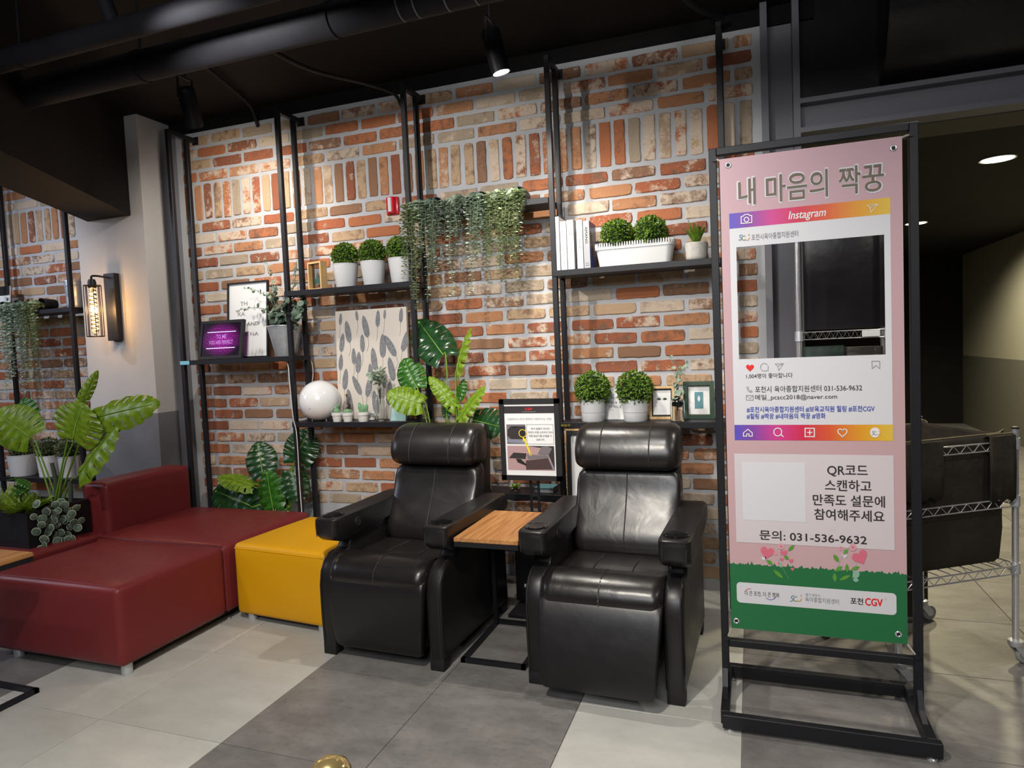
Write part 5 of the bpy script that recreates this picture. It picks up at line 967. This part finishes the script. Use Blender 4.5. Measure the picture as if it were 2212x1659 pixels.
for k in range(8): a = k*PI/4+.2; obj('cage_wire', MB().tube([(cxp+.052*math.cos(a), cy_+.052*math.sin(a), .142), (cxp+.052*math.cos(a), cy_+.052*math.sin(a), -.205)], .0028, 6), 'rack', cg, 60)
obj('cage_ring', MB().lathe([(.052, -.202), (.055, -.205), (.052, -.208), (.048, -.205)], 28, (cxp, cy_, 0)), 'rack', cg, 60)
bl = obj('bulb', MB().lathe([(.012, .125), (.021, .11), (.022, .05), (.022, -.16), (.018, -.178), (.001, -.184)], 24, (cxp, cy_, 0)), 'bulb', sc2, 60)
obj('filament', MB().tube([(cxp+.0125*math.cos(k*.30), cy_+.0125*math.sin(k*.30), .10-.26*k/200) for k in range(201)], .0024, 5), 'fil', bl, 60)
l = D.lights.new('sconce_glow', 'POINT'); l.energy = 12; l.color = (1, .55, .2); l.shadow_soft_size = .05; o = D.objects.new('sconce_glow', l); C.objects.link(o); o.location = (sx+cxp, 1.70+cy_-.0, zc-.02)
bl.visible_shadow = True
p = at(848, 445, WY-.02); s = mpp(p); fa = thing('fire_alarm', 'red and white fire alarm strobe fixed to the brick wall above the white pots', 'alarm', (p.x, WY-.008, p.z))
obj('base', MB().box(-.041, .041, -.02, 0, -.055, .055, .004), 'alarm', fa, 40); obj('housing', MB().prism([(-.03, -.02), (.03, -.02), (.022, -.042), (-.018, -.042)], -.05, .052, 'XY', .003), 'alarm', fa, 40); obj('lens', MB().prism([(-.014, -.04), (.012, -.04), (.009, -.052), (-.011, -.052)], -.042, .046, 'XY', .002), 'alarm_l', fa, 40)
def cord(label, pts): return tag(obj('power_cord', MB().tube(cat_rom(pts, 8), .0032, 7), 'cord', None, 60), label, 'cord')
cord('white cord hanging straight down from the left shelf past the globe lamp', [at(600, 772, 1.79), at(620, 782, 1.72), at(626, 830, 1.672), at(633, 900, 1.666), at(641, 940, 1.672), at(647, 1040, 1.675), at(652, 1108, 1.66)])
cord('white cord from the left shelf down to the back of the globe lamp', [at(612, 779, 1.80), at(640, 778, 1.88), at(668, 773, 1.89), at(676, 800, 1.89), at(674, 830, 1.88), at(672, 872, 1.88), at(676, 903, 1.86)])
p = atz(712, 1641, .90); p.z = 0; so = thing('stanchion', 'brass-capped barrier post at the bottom edge, in front of the grey tiles', 'barrier post', (p.x, p.y, 0))
obj('cap', MB().lathe([(.0255, .872), (.0262, .878), (.0255, .886), (.022, .893), (.014, .8985), (.005, .9005), (.0006, .901)], 36), 'brass', so, 60); obj('pole', MB().lathe([(.0245, .02), (.0245, .872)], 32), 'brass', so, 60); obj('base', MB().lathe([(.15, 0), (.155, .006), (.15, .018), (.06, .03), (.03, .05), (.001, .05)], 40), 'brass', so, 40)
# ------------------------------------------------------------------ banner stand
BY = .76; bs_ = thing('banner_stand', 'black steel tube frame on a rectangular floor base holding the pink banner', 'stand', (.865, BY, 0)); ox = .865
f = lambda *a, **k: obj(*a, **k)
for x0, x1 in ((.529, .556), (1.175, 1.203)): obj('post', MB().box(x0-ox, x1-ox, -.014, .014, .035, 2.095, .002, 1), 'rack', bs_)
obj('top_bar', MB().box(.556-ox, 1.175-ox, -.014, .014, 2.068, 2.095, .002, 1), 'rack', bs_); obj('cross_bar', MB().box(.556-ox, 1.175-ox, -.014, .014, .225, .252, .002, 1), 'rack', bs_)
y0, y1 = .548-BY, .965-BY
obj('base_rail', MB().box(.535-ox, 1.215-ox, y0, y0+.03, .012, .062, .002, 1), 'rack', bs_); obj('base_rail', MB().box(.525-ox, 1.195-ox, y1-.03, y1, .012, .062, .002, 1), 'rack', bs_)
for x in (.528, 1.176):
    obj('side_rail', MB().box(x-ox, x+.03-ox, y0+.03, y1-.03, .012, .062, .002, 1), 'rack', bs_)
    obj('gusset', MB().prism([(-.10, .06), (.10, .06), (.05, .085), (.016, .14), (.016, .20), (-.016, .20), (-.016, .14), (-.05, .085)], x+.004-ox, x+.022-ox, 'YZ'), 'rack', bs_)
for x in (.56, 1.185):
    for y in (y0+.015, y1-.015): obj('foot', MB().lathe([(.016, 0), (.017, .005), (.008, .012), (.006, .014)], 20, (x-ox, y, 0)), 'chrome', bs_, 60)
for x, z in ((.549, 2.055), (1.182, 2.055), (.549, .26), (1.182, .26)): obj('eyelet', MB().lathe([(.006, -.016), (.010, -.016), (.010, -.02), (.006, -.02)], 16, (x-ox, 0, z), 'Y'), 'rack', bs_, 40)
X0, X1, Z0, Z1 = .567, 1.153, .303, 2.05; FY = BY-.022
bn = thing('banner', 'tall pink photo-frame banner with a square cut-out and green grass foot', 'banner', ((X0+X1)/2, FY, Z0)); bcx = (X0+X1)/2
def B(px, py): p = at(px, py, FY); return (p.x-bcx, p.z-Z0)
def quad(pts): return MB().faces([(x, 0, z) for x, z in pts], [tuple(range(len(pts)))])
hl, hr = B(1592, 600)[0], B(1911, 600)[0]; ht = (B(1589, 533)[1]+B(1912, 508)[1])/2; hb = (B(1594, 775)[1]+B(1912, 767)[1])/2
w2, H = (X1-X0)/2, Z1-Z0
xs = [-w2, hl, hr, w2]; zs_ = [0, hb, ht, H]
def wav(x, z): return .004*math.sin(x*7+1)*math.sin(z*2.2)+.006*(z/H-.5)**2-.002
cl_ = MB(); NX, NZ = 14, 40
gx = sorted(set([-w2+2*w2*i/NX for i in range(NX+1)]+[hl, hr])); gz = sorted(set([H*i/NZ for i in range(NZ+1)]+[hb, ht]))
vs = [(x, 0, z) for z in gz for x in gx]; fs = []
for j in range(len(gz)-1):
    for i in range(len(gx)-1):
        mx_, mz_ = (gx[i]+gx[i+1])/2, (gz[j]+gz[j+1])/2
        if hl < mx_ < hr and hb < mz_ < ht: continue
        fs.append((j*len(gx)+i, j*len(gx)+i+1, (j+1)*len(gx)+i+1, (j+1)*len(gx)+i))
cl_.faces(vs, fs); cloth = obj('cloth', cl_, 'banner_pink', bn); md = cloth.modifiers.new('thick', 'SOLIDIFY'); md.thickness = .0008; md.offset = -1
cb = MB().faces([(x, .0012, z) for z in gz for x in gx], fs); obj('cloth_back', cb, 'card_w', bn)
def pq(name, pts, m, y): return obj(name, quad(pts), m, cloth, loc=(0, -y, 0))
def rect(x0, x1, z0, z1): return [(x0, z0), (x1, z0), (x1, z1), (x0, z1)]
# white post card around the opening (four strips joined), colour bars
bt_, bb_ = (B(1577, 493)[1]+B(1925, 463)[1])/2, (B(1585, 918)[1]+B(1927, 917)[1])/2
cl0, cr0 = B(1581, 700)[0], B(1926, 700)[0]; cd_ = MB()
for r in (rect(cl0, cr0, ht, bt_), rect(cl0, cr0, bb_, hb), rect(cl0, hl, hb, ht), rect(hr, cr0, hb, ht)): cd_.faces([(x, 0, z) for x, z in r], [(0, 1, 2, 3)])
obj('white_card', cd_, 'card_w', cloth, loc=(0, -.0006, 0))
bt1 = (B(1576, 460)[1]+B(1925, 428)[1])/2; bb1 = (B(1585, 951)[1]+B(1928, 952)[1])/2
obj('rainbow_bar', MB().faces([(x, 0, z) for x, z in rect(cl0, cr0, bt_, bt1)], [(0, 1, 2, 3)]), 'insta', cloth, loc=(0, -.0009, 0)); obj('rainbow_bar', MB().faces([(x, 0, z) for x, z in rect(cl0, cr0, bb1, bb_)], [(0, 1, 2, 3)]), 'insta', cloth, loc=(0, -.0009, 0))
def BT(s, p0, p1, hpx, m, fat=0, y=.0022, shear=0):      # text between two pixel ends on the banner, hpx tall
    a, b = B(*p0), B(*p1); hm = hpx*mpp(at(*p0, FY))
    return lettering('lettering', s, (a[0]+b[0])/2, (a[1]+b[1])/2, b[0]-a[0], hm, m, cloth, -y, fat=fat, shear=shear)
BT('내 마음의 짝꿍', (1593, 408), (1911, 390), 60, 'card_w', .0030, .0015); BT('내 마음의 짝꿍', (1595, 408), (1909, 390), 56, 'b_title', .0008, .0024)
BT('Instagram', (1703, 466), (1784, 463), 22, 'b_white', .0005, shear=.25); BT('포천시육아종합지원센터', (1623, 511), (1724, 506), 13, 'grey_l')
BT('1,004명이 좋아합니다', (1612, 812), (1712, 811), 11, 'b_ink'); BT('포천시 육아종합지원센터 031-536-9632', (1631, 841), (1862, 837), 13.5, 'b_ink'); BT('메일_pcscc2018@naver.com', (1631, 859), (1808, 857), 13.5, 'b_ink')
BT('#포천시육아종합지원센터 #보육교직원 힐링 #포천CGV', (1613, 884), (1889, 883), 12.5, 'blue_print', .0003); BT('#힐링 #짝꿍 #내마음의 짝꿍 #영화', (1613, 899), (1783, 898), 12, 'blue_print', .0003)
qa, qb, qc, qd = B(1586, 980), B(1930, 983), B(1933, 1187), B(1590, 1172)
pq('pale_panel', [(qa[0], (qc[1]+qd[1])/2), (qb[0], (qc[1]+qd[1])/2), (qb[0], (qa[1]+qb[1])/2), (qa[0], (qa[1]+qb[1])/2)], 'qr_pale', .0012)
a, b = B(1602, 997), B(1741, 1128); pq('blank_square', rect(a[0], b[0], b[1], a[1]), 'card_w', .0018)
for s_, p0, p1 in (('QR코드', (1787, 1017), (1874, 1018)), ('스캔하고', (1782, 1048), (1882, 1050)), ('만족도 설문에', (1756, 1080), (1911, 1083)), ('참여해주세요', (1759, 1111), (1910, 1115))): BT(s_, p0, p1, 24, 'b_ink', .0006)
BT('문의: 031-536-9632', (1641, 1158), (1872, 1163), 21, 'b_ink', .0006)
# grass foot with ragged edge
rg = random.Random(21); gt = (B(1578, 1219)[1]+B(1953, 1238)[1])/2; pts = [(w2-.0005, .001), (-w2+.0005, .001)][::-1]; x = w2-.0005; top = []
while x > -w2: top.append((x, gt+rg.uniform(-.003, .005)+(.009 if rg.random() < .1 else 0))); x -= .0042
gm = MB(); tp_ = [(-w2+.0005, gt)]; 
for (xa, za), (xb, zb) in zip(top, top[1:]): gm.faces([(xb, 0, .001), (xa, 0, .001), (xa, 0, za), (xb, 0, zb)], [(0, 1, 2, 3)])
gm.faces([(-w2, 0, .001), (top[-1][0], 0, .001), (top[-1][0], 0, top[-1][1]), (-w2, 0, top[-1][1])], [(0, 1, 2, 3)]); bmesh.ops.remove_doubles(gm.bm, verts=gm.bm.verts[:], dist=1e-5)
obj('grass_print', gm, 'grass_p', cloth, loc=(0, -.0012, 0))
la, lb_, lc_, ld_ = B(1591, 1259), B(1936, 1279), B(1937, 1326), B(1591, 1303); lz1, lz0 = (la[1]+lb_[1])/2, (lc_[1]+ld_[1])/2
lw = lb_[0]-la[0]; pts = [(x+(la[0]+lb_[0])/2, z+(lz0+lz1)/2) for x, z in rrect(lw/2, (lz1-lz0)/2, .014)]; pq('logo_bar', pts, 'card_w', .0018)
BT('더 큰 포천, 더 큰 행복', (1609, 1282), (1683, 1284), 11, 'b_ink', 0, .0026); BT('경기 포천시', (1740, 1284), (1771, 1286), 6, 'grey_l', 0, .0026); BT('육아종합지원센터', (1739, 1295), (1812, 1298), 11, 'grey_l', 0, .0026); BT('포천', (1837, 1297), (1864, 1299), 14, 'b_ink', .0005, .0026); BT('CGV', (1869, 1299), (1906, 1302), 16, 'red_print', .0009, .0026)
def stroke(px, r, m, y=.0026, closed=False, n=4):         # a mitred ribbon along the pixel path
    P_ = [V(B(*p_)) for p_ in px]; Q = []
    for p_ in P_:
        if not Q or (p_-Q[-1]).length > 1e-5: Q.append(p_)
    if (Q[0]-Q[-1]).length < 1e-4 and len(Q) > 3: Q.pop(); closed = True
    N_ = len(Q); vs = []; mb = MB()
    for k in range(N_):
        a = Q[(k-1) % N_] if closed or k else Q[k]; c = Q[(k+1) % N_] if closed or k < N_-1 else Q[k]; d0 = (Q[k]-a); d1 = (c-Q[k])
        if d0.length < 1e-9: d0 = d1
        if d1.length < 1e-9: d1 = d0
        d0 = d0.normalized(); d1 = d1.normalized(); n0 = V((-d0.y, d0.x)); n1 = V((-d1.y, d1.x)); b_ = n0+n1
        b_ = b_.normalized() if b_.length > .2 else n0; k_ = r/max(.45, b_.dot(n0))
        ext = V((0, 0)) if closed or 0 < k < N_-1 else (d1*-r*.6 if k == 0 else d0*r*.6)
        for s_ in (1, -1): q_ = Q[k]+b_*k_*s_+ext; vs.append((q_.x, 0, q_.y))
    mb.faces(vs, [(2*k, 2*k+1, 2*((k+1) % N_)+1, 2*((k+1) % N_)) for k in range(N_ if closed else N_-1)]); return mb
SKN = [0]
def SK(name, px, r, m, y=.0026, closed=False): SKN[0] += 1; return obj(name, stroke(px, r, m, y, closed), m, cloth, loc=(0, -y-.00006*(SKN[0] % 7), 0))
def circ(cx, cy, r, a0=0, a1=360, n=20, ry=None): return [(cx+r*math.cos(rad(a0+(a1-a0)*i/n)), cy+(ry or r)*math.sin(rad(a0+(a1-a0)*i/n))) for i in range(n+1)]
def heart(cx, cy, s_, rot=0):
    out = []
    for i in range(28):
        t = 2*PI*i/28; x_ = 16*math.sin(t)**3; y_ = 13*math.cos(t)-5*math.cos(2*t)-2*math.cos(3*t)-math.cos(4*t); c_, n_ = math.cos(rot), math.sin(rot); out.append((cx+(x_*c_-y_*n_)*s_/16, cy-(x_*n_+y_*c_)*s_/16))
    return out
def FP(name, px, m, y): return pq(name, [B(*p_) for p_ in px], m, y)
# icons
SK('camera_icon', [(1601, 468), (1606, 467), (1608, 464), (1617, 463), (1619, 466), (1624, 466), (1624, 481), (1601, 483)], .0016, 'b_white', .0026, True); SK('camera_icon', circ(1612.5, 474.5, 5), .0016, 'b_white')
SK('plane_icon', [(1873, 444), (1896, 441), (1881, 459), (1879, 449), (1873, 444)], .0009, 'b_white'); SK('plane_icon', [(1879, 449), (1896, 441)], .0008, 'b_white')
FP('heart_icon', heart(1620, 794, 8.5), 'red_print', .0024); SK('bubble_icon', circ(1651, 793, 8.3, 60, 380)+[(1659, 801), (1655, 800)], .0007, 'grey_l', .0026, True)
SK('plane_icon', [(1674, 786), (1692, 785), (1682, 800), (1680, 791), (1674, 786)], .0007, 'grey_l'); SK('plane_icon', [(1680, 791), (1692, 785)], .0006, 'grey_l'); SK('bookmark_icon', [(1883, 780), (1900, 780), (1900, 796), (1892, 789), (1884, 796)], .0008, 'grey_l', .0026, True)
SK('phone_icon', [(1613, 836), (1616, 835), (1617, 839), (1616, 841), (1620, 845), (1622, 843), (1625, 845), (1623, 847), (1618, 846), (1614, 841)], .0007, 'grey_l', .0026, True); SK('envelope_icon', [(1612, 854), (1627, 854), (1627, 864), (1612, 864)], .0007, 'grey_l', .0026, True); SK('envelope_icon', [(1612, 854), (1619.5, 861), (1627, 854)], .0006, 'grey_l')
SK('house_icon', [(1606, 935), (1615.5, 927), (1625, 935), (1625, 942), (1618, 942), (1618, 937), (1613, 937), (1613, 942), (1606, 942)], .0016, 'b_white', .0026, True); SK('search_icon', circ(1680, 933, 8.5), .0017, 'b_white'); SK('search_icon', [(1686, 938), (1692, 943)], .0019, 'b_white')
SK('plus_icon', [(1739, 925), (1759, 925), (1759, 943), (1739, 943)], .0018, 'b_white', .0026, True); SK('plus_icon', [(1744, 934), (1754, 934)], .0018, 'b_white'); SK('plus_icon', [(1749, 929), (1749, 939)], .0018, 'b_white'); SK('heart_icon', heart(1819.5, 934, 10), .0016, 'b_white', .0026, True)
FP('round_badge', circ(1890, 934, 11, 0, 342, 19), 'b_white', .0024)
def scc(cx, cy, k):      # the small three-letter emblem in blue, green-yellow and orange
    SK('emblem', [(cx-4*k, cy-6*k), (cx-9*k, cy-5*k), (cx-10*k, cy-1*k), (cx-6*k, cy+1*k), (cx-6*k, cy+5*k), (cx-12*k, cy+6*k)], .0009*k, 'blue_print', .003); SK('emblem', circ(cx, cy+1*k, 5*k, 60, 300, 10), .0011*k, 'pl', .003); SK('emblem', circ(cx+7*k, cy+1*k, 5*k, -20, 150, 8), .001*k, 'orange_p', .003); FP('emblem', circ(cx+11*k, cy-6*k, 1.6*k, 0, 330, 8), 'orange_p', .003)
scc(1607, 513, .95); scc(1891, 935, .7); scc(1719, 1292, 1.0)
SK('logo_arc', circ(1619, 1281, 10, 195, 290, 8), .0008, 'red_print', .003); SK('logo_arc', circ(1665, 1282, 13, 30, 140, 8), .0009, 'blue_print', .003); SK('logo_mark', circ(1911, 1295, 3, 250, 380, 5), .0006, 'orange_p', .003)
# flowers, hearts and sprigs printed over the grass
for cx, cy, s_, r_, m in ((1657, 1193, 15, -.2, 'heart'), (1693, 1194, 8, .1, 'heart'), (1709, 1211, 5, .2, 'heart'), (1689, 1208, 4, 0, 'heart'), (1712, 1229, 4, .1, 'heart'), (1697, 1221, 4, 0, 'heart_l'), (1858, 1203, 17, .45, 'heart'), (1824, 1201, 5.5, 0, 'card_w'), (1650, 1206, 5, 0, 'card_w')): FP('heart_print', heart(cx, cy, s_, r_), m, .0022)
for cx, cy, r_ in ((1687, 1180, 7), (1675, 1196, 4), (1682, 1217, 6), (1842, 1182, 8), (1816, 1184, 5)): FP('rose_print', circ(cx, cy, r_, 0, 340, 17), 'heart_l', .0020); FP('rose_print', circ(cx, cy, r_*.35, 0, 330, 11), 'heart', .0023)
for x0_, y0_, x1_, y1_, w_, m in ((1702, 1190, 1716, 1177, 4, 'pl'), (1693, 1200, 1704, 1208, 4, 'pl'), (1655, 1209, 1670, 1220, 4, 'pl'), (1670, 1230, 1692, 1249, 4, 'pl'), (1688, 1226, 1680, 1210, 4, 'pl2'), (1800, 1197, 1812, 1214, 4.5, 'pl'), (1822, 1196, 1832, 1186, 4, 'pl'), (1803, 1234, 1820, 1223, 4.5, 'pl'), (1829, 1217, 1830, 1236, 4, 'pl'), (1838, 1230, 1857, 1224, 4, 'pl'), (1802, 1237, 1804, 1257, 4.5, 'pl'), (1812, 1253, 1838, 1242, 4, 'pl'), (1842, 1247, 1856, 1233, 8, 'pl2'), (1842, 1250, 1855, 1254, 5, 'pl2'), (1789, 1131, 1804, 1146, 4.5, 'qr_pale'), (1683, 1131, 1695, 1147, 4, 'qr_pale')):
    d = V((x1_-x0_, y1_-y0_)); L = d.length; d.normalize(); n_ = V((-d.y, d.x)); pts = [V((x0_, y0_))+d*L*t+n_*w_*math.sin(PI*t) for t in [i/6 for i in range(7)]]+[V((x0_, y0_))+d*L*t-n_*w_*math.sin(PI*t) for t in [i/6 for i in range(5, 0, -1)]]; FP('sprig_print', [(p_.x, p_.y) for p_ in pts], m, .0021)
for pts in ([(1691, 1178), (1686, 1200), (1680, 1222)], [(1690, 1226), (1704, 1250)], [(1835, 1180), (1818, 1205), (1806, 1230)], [(1850, 1215), (1840, 1250)]): SK('sprig_stem', pts, .0004, 'pl2', .0019)
# eyelets in the cloth and the ties to the frame
for (px, py), (tx, tz) in (((1573, 357), (.552, 2.052)), ((1930, 320), (1.180, 2.052)), ((1591, 1341), (.552, .262)), ((1941, 1370), (1.180, .262))):
    x_, z_ = B(px, py); g_ = obj('grommet', MB().lathe([(.0055, -.001), (.007, -.003), (.010, -.003), (.0115, -.001)], 20, (x_, 0, z_), 'Y'), 'chrome', bn, 60); obj('hole', MB().lathe([(.0006, -.0009), (.0056, -.0009), (.0056, -.0016), (.0006, -.0016)], 16, (x_, 0, z_), 'Y'), 'black', g_)
    cx_, cz_ = (-w2 if tx < bcx else w2), (H if tz > 1 else 0); obj('tie', MB().tube([(cx_*.985, .003, cz_+(-.006 if cz_ else .006)), ((cx_+tx-bcx)/2, .004, (cz_+tz-Z0)/2), (tx-bcx, .006, tz-Z0)], .0035, 6), 'tie', bn, 60)

# ------------------------------------------------------------------ wire shelving behind the banner and the canvas bin cart
def truss(mb, a, b, h=.03, n=12, r=.0032):
    a, b = V(a), V(b); z = V((0, 0, 1)); mb.tube([a, b], r, 6); mb.tube([a-z*h, b-z*h], r, 6); zz = []
    for k in range(2*n+1): zz.append(a.lerp(b, k/(2*n))-z*(h if k % 2 else 0))
    mb.tube(zz, r*.7, 5)
def pole(par, x, y, z0, z1, r=.0125):
    mb = MB(); prof = [(r, z0)]; z = z0+.02
    while z < z1-.03: prof += [(r, z), (r*.93, z+.0003), (r*.93, z+.0017), (r, z+.002)]; z += .025
    prof += [(r, z1)]; mb.lathe(prof, 14, (x, y, 0)); o_ = obj('pole', mb, 'chrome', par, 35); obj('cap', MB().lathe([(r*1.05, z1-.004), (r*1.1, z1+.004), (.001, z1+.008)], 14, (x, y, 0)), 'black', o_, 60); return o_
wr = thing('wire_rack', 'tall chrome wire rack with dark sheets, seen through the banner cut-out', 'rack', (.876, 1.715, 0), rad(-2))
RW, RD = .385, .165
for x in (0, RW):
    for y in (0, RD): pole(wr, x+.01, y, 0, 1.98)
for z in (1.41, .95, .25):
    sh_ = MB(); truss(sh_, (.01, 0, z), (RW+.01, 0, z), .036, 11); truss(sh_, (.01, RD, z), (RW+.01, RD, z), .036, 11); truss(sh_, (.01, 0, z), (.01, RD, z), .036, 6); truss(sh_, (RW+.01, 0, z), (RW+.01, RD, z), .036, 6)
    for k in range(12): sh_.tube([(.03+RW*k/12, 0, z), (.03+RW*k/12, RD, z)], .002, 5)
    ws = obj('wire_shelf', sh_, 'chrome', wr, 60)
    for x in (.01, RW+.01):
        for y in (0, RD): obj('collar', MB().lathe([(.0128, z-.042), (.0185, z-.042), (.0165, z+.006), (.0128, z+.006)], 14, (x, y, 0)), 'silver', ws, 60)
obj('label_holder', MB().box(.03, .075, -.008, -.004, 1.378, 1.404), 'glass', wr); obj('label_holder', MB().box(.285, .36, -.008, -.004, 1.378, 1.408), 'paper', wr)
ds = tag(obj('dark_sheet', MB().box(.915, 1.30, 1.78, 1.795, 1.42, 2.05, .004), 'panel', None, 40), 'large dark plastic sheet standing on the chrome wire rack', 'sheet')
gb = tag(obj('green_board', MB().box(.905, 1.09, 1.76, 1.775, .955, 1.34, .003), 'green_d', None, 40), 'dark green board on the middle tier of the chrome wire rack', 'board')
db = tag(obj('dark_carton', MB().box(1.10, 1.255, 1.735, 1.86, .955, 1.33, .004), 'box_d', None, 40), 'dark brown carton beside the green board on the wire rack', 'box')
P0, P1 = V((1.18, 1.045, 0)), V((1.664, 1.362, 0)); dx_ = (P1-P0).normalized(); dy_ = V((-dx_.y, dx_.x, 0)); Lc, Dc = (P1-P0).length, .47
ct = thing('bin_cart', 'chrome wire cart on castors carrying a dark brown canvas bin, right of the banner', 'cart', P0, math.atan2(dx_.y, dx_.x))
CZ = .965
for x in (0, Lc):
    for y in (0, Dc):
        pole(ct, x, y, .102, CZ+.02); c_ = obj('castor', MB().lathe([(.013, .110), (.028, .103), (.028, .088), (.021, .078), (.001, .078)], 18, (x, y, 0)).prism([(x-.02, .082), (x+.022, .082), (x+.054, .048), (x+.052, .026), (x+.028, .024)], y-.018, y-.014).prism([(x-.02, .082), (x+.022, .082), (x+.054, .048), (x+.052, .026), (x+.028, .024)], y+.014, y+.018), 'silver', ct, 40)
        obj('wheel', MB().lathe([(.001, -.011), (.013, -.012), (.034, -.010), (.036, 0), (.034, .010), (.013, .012), (.001, .011)], 24, (x+.042, y, .036), 'Y'), 'rubber', c_, 50)
for z in (CZ-.03, .70, .42):
    sh_ = MB(); truss(sh_, (0, -.012, z), (Lc, -.012, z), .032, 9); truss(sh_, (0, Dc, z), (Lc, Dc, z), .032, 9); truss(sh_, (0, 0, z), (0, Dc, z), .032, 8); truss(sh_, (Lc+.012, 0, z), (Lc+.012, Dc, z), .032, 8)
    if z < .5:
        for k in range(10): sh_.tube([(.03+Lc*k/10.5, 0, z), (.03+Lc*k/10.5, Dc, z)], .002, 5)
    ws = obj('wire_rail', sh_, 'chrome', ct, 60)
    for x in (0, Lc):
        for y in (0, Dc): obj('collar', MB().lathe([(.0128, z-.036), (.0175, z-.036), (.016, z+.01), (.0128, z+.01)], 14, (x, y, 0)), 'silver', ws, 60)
bag = thing('canvas_bin', 'sagging dark brown canvas bin liner hanging inside the wire cart', 'bin', P0+V((0, 0, .43)), math.atan2(dx_.y, dx_.x))
mb = MB(); n = 48; rings = []; rg = random.Random(6)
for j, (z, ins) in enumerate(((0, .035), (.02, .022), (.14, .018), (.30, .02), (.44, .016), (.515, .012), (.535, .014))):
    rr = rrect(Lc/2-ins, Dc/2-ins, .05, 11)
    rings.append([(x+Lc/2+.004*math.sin(i*.9+j), y+Dc/2+.004*math.cos(i*.7+j*2), z+(.012*math.sin(i*.35) if j >= 5 else 0)) for i, (x, y) in enumerate(rr)])
n = len(rings[0]); vs = [p_ for r_ in rings for p_ in r_]; fs = [(k*n+i, k*n+(i+1) % n, (k+1)*n+(i+1) % n, (k+1)*n+i) for k in range(len(rings)-1) for i in range(n)]+[tuple(range(n))[::-1]]
lin = obj('liner', mb.faces(vs, fs), 'bag', bag, 60); md = lin.modifiers.new('thick', 'SOLIDIFY'); md.thickness = .004
for x0_, x1_, dz in ((.02, .20, .22), (Lc-.15, Lc-.02, .26)):
    fl_ = MB(); nn = 6
    vs = []; 
    for i in range(nn+1):
        x_ = x0_+(x1_-x0_)*i/nn
        for z_, y_ in ((.51, .03), (.535, -.005), (.53, -.019), (.40, -.022), (.535-dz-.05*(i % 2)*.3, -.02)): vs.append((x_, y_+.002*math.sin(i*2), z_))
    fl_.faces(vs, [(i*5+k, (i+1)*5+k, (i+1)*5+k+1, i*5+k+1) for i in range(nn) for k in range(4)]); ff_ = obj('flap', fl_, 'bag', bag, 60); md = ff_.modifiers.new('thick', 'SOLIDIFY'); md.thickness = .003
    obj('hem', MB().tube([(x0_, -.006, .538), (x1_, -.006, .538)], .0022, 6), 'bag_edge', bag)
obj('hem', MB().tube([(x, y+.0, .537+.035+.012*math.sin(i*.35)-.035) for i, (x, y, z) in enumerate(rings[-1])], .0022, 5), 'bag_edge', bag)
p = atz(1995, 1335, 0); cb_ = tag(obj('carton', MB().box(p.x-.20, p.x+.02, p.y, p.y+.22, 0, .36, .003), 'box_d', None, 40), 'dark carton on the floor under and behind the canvas bin cart', 'box')
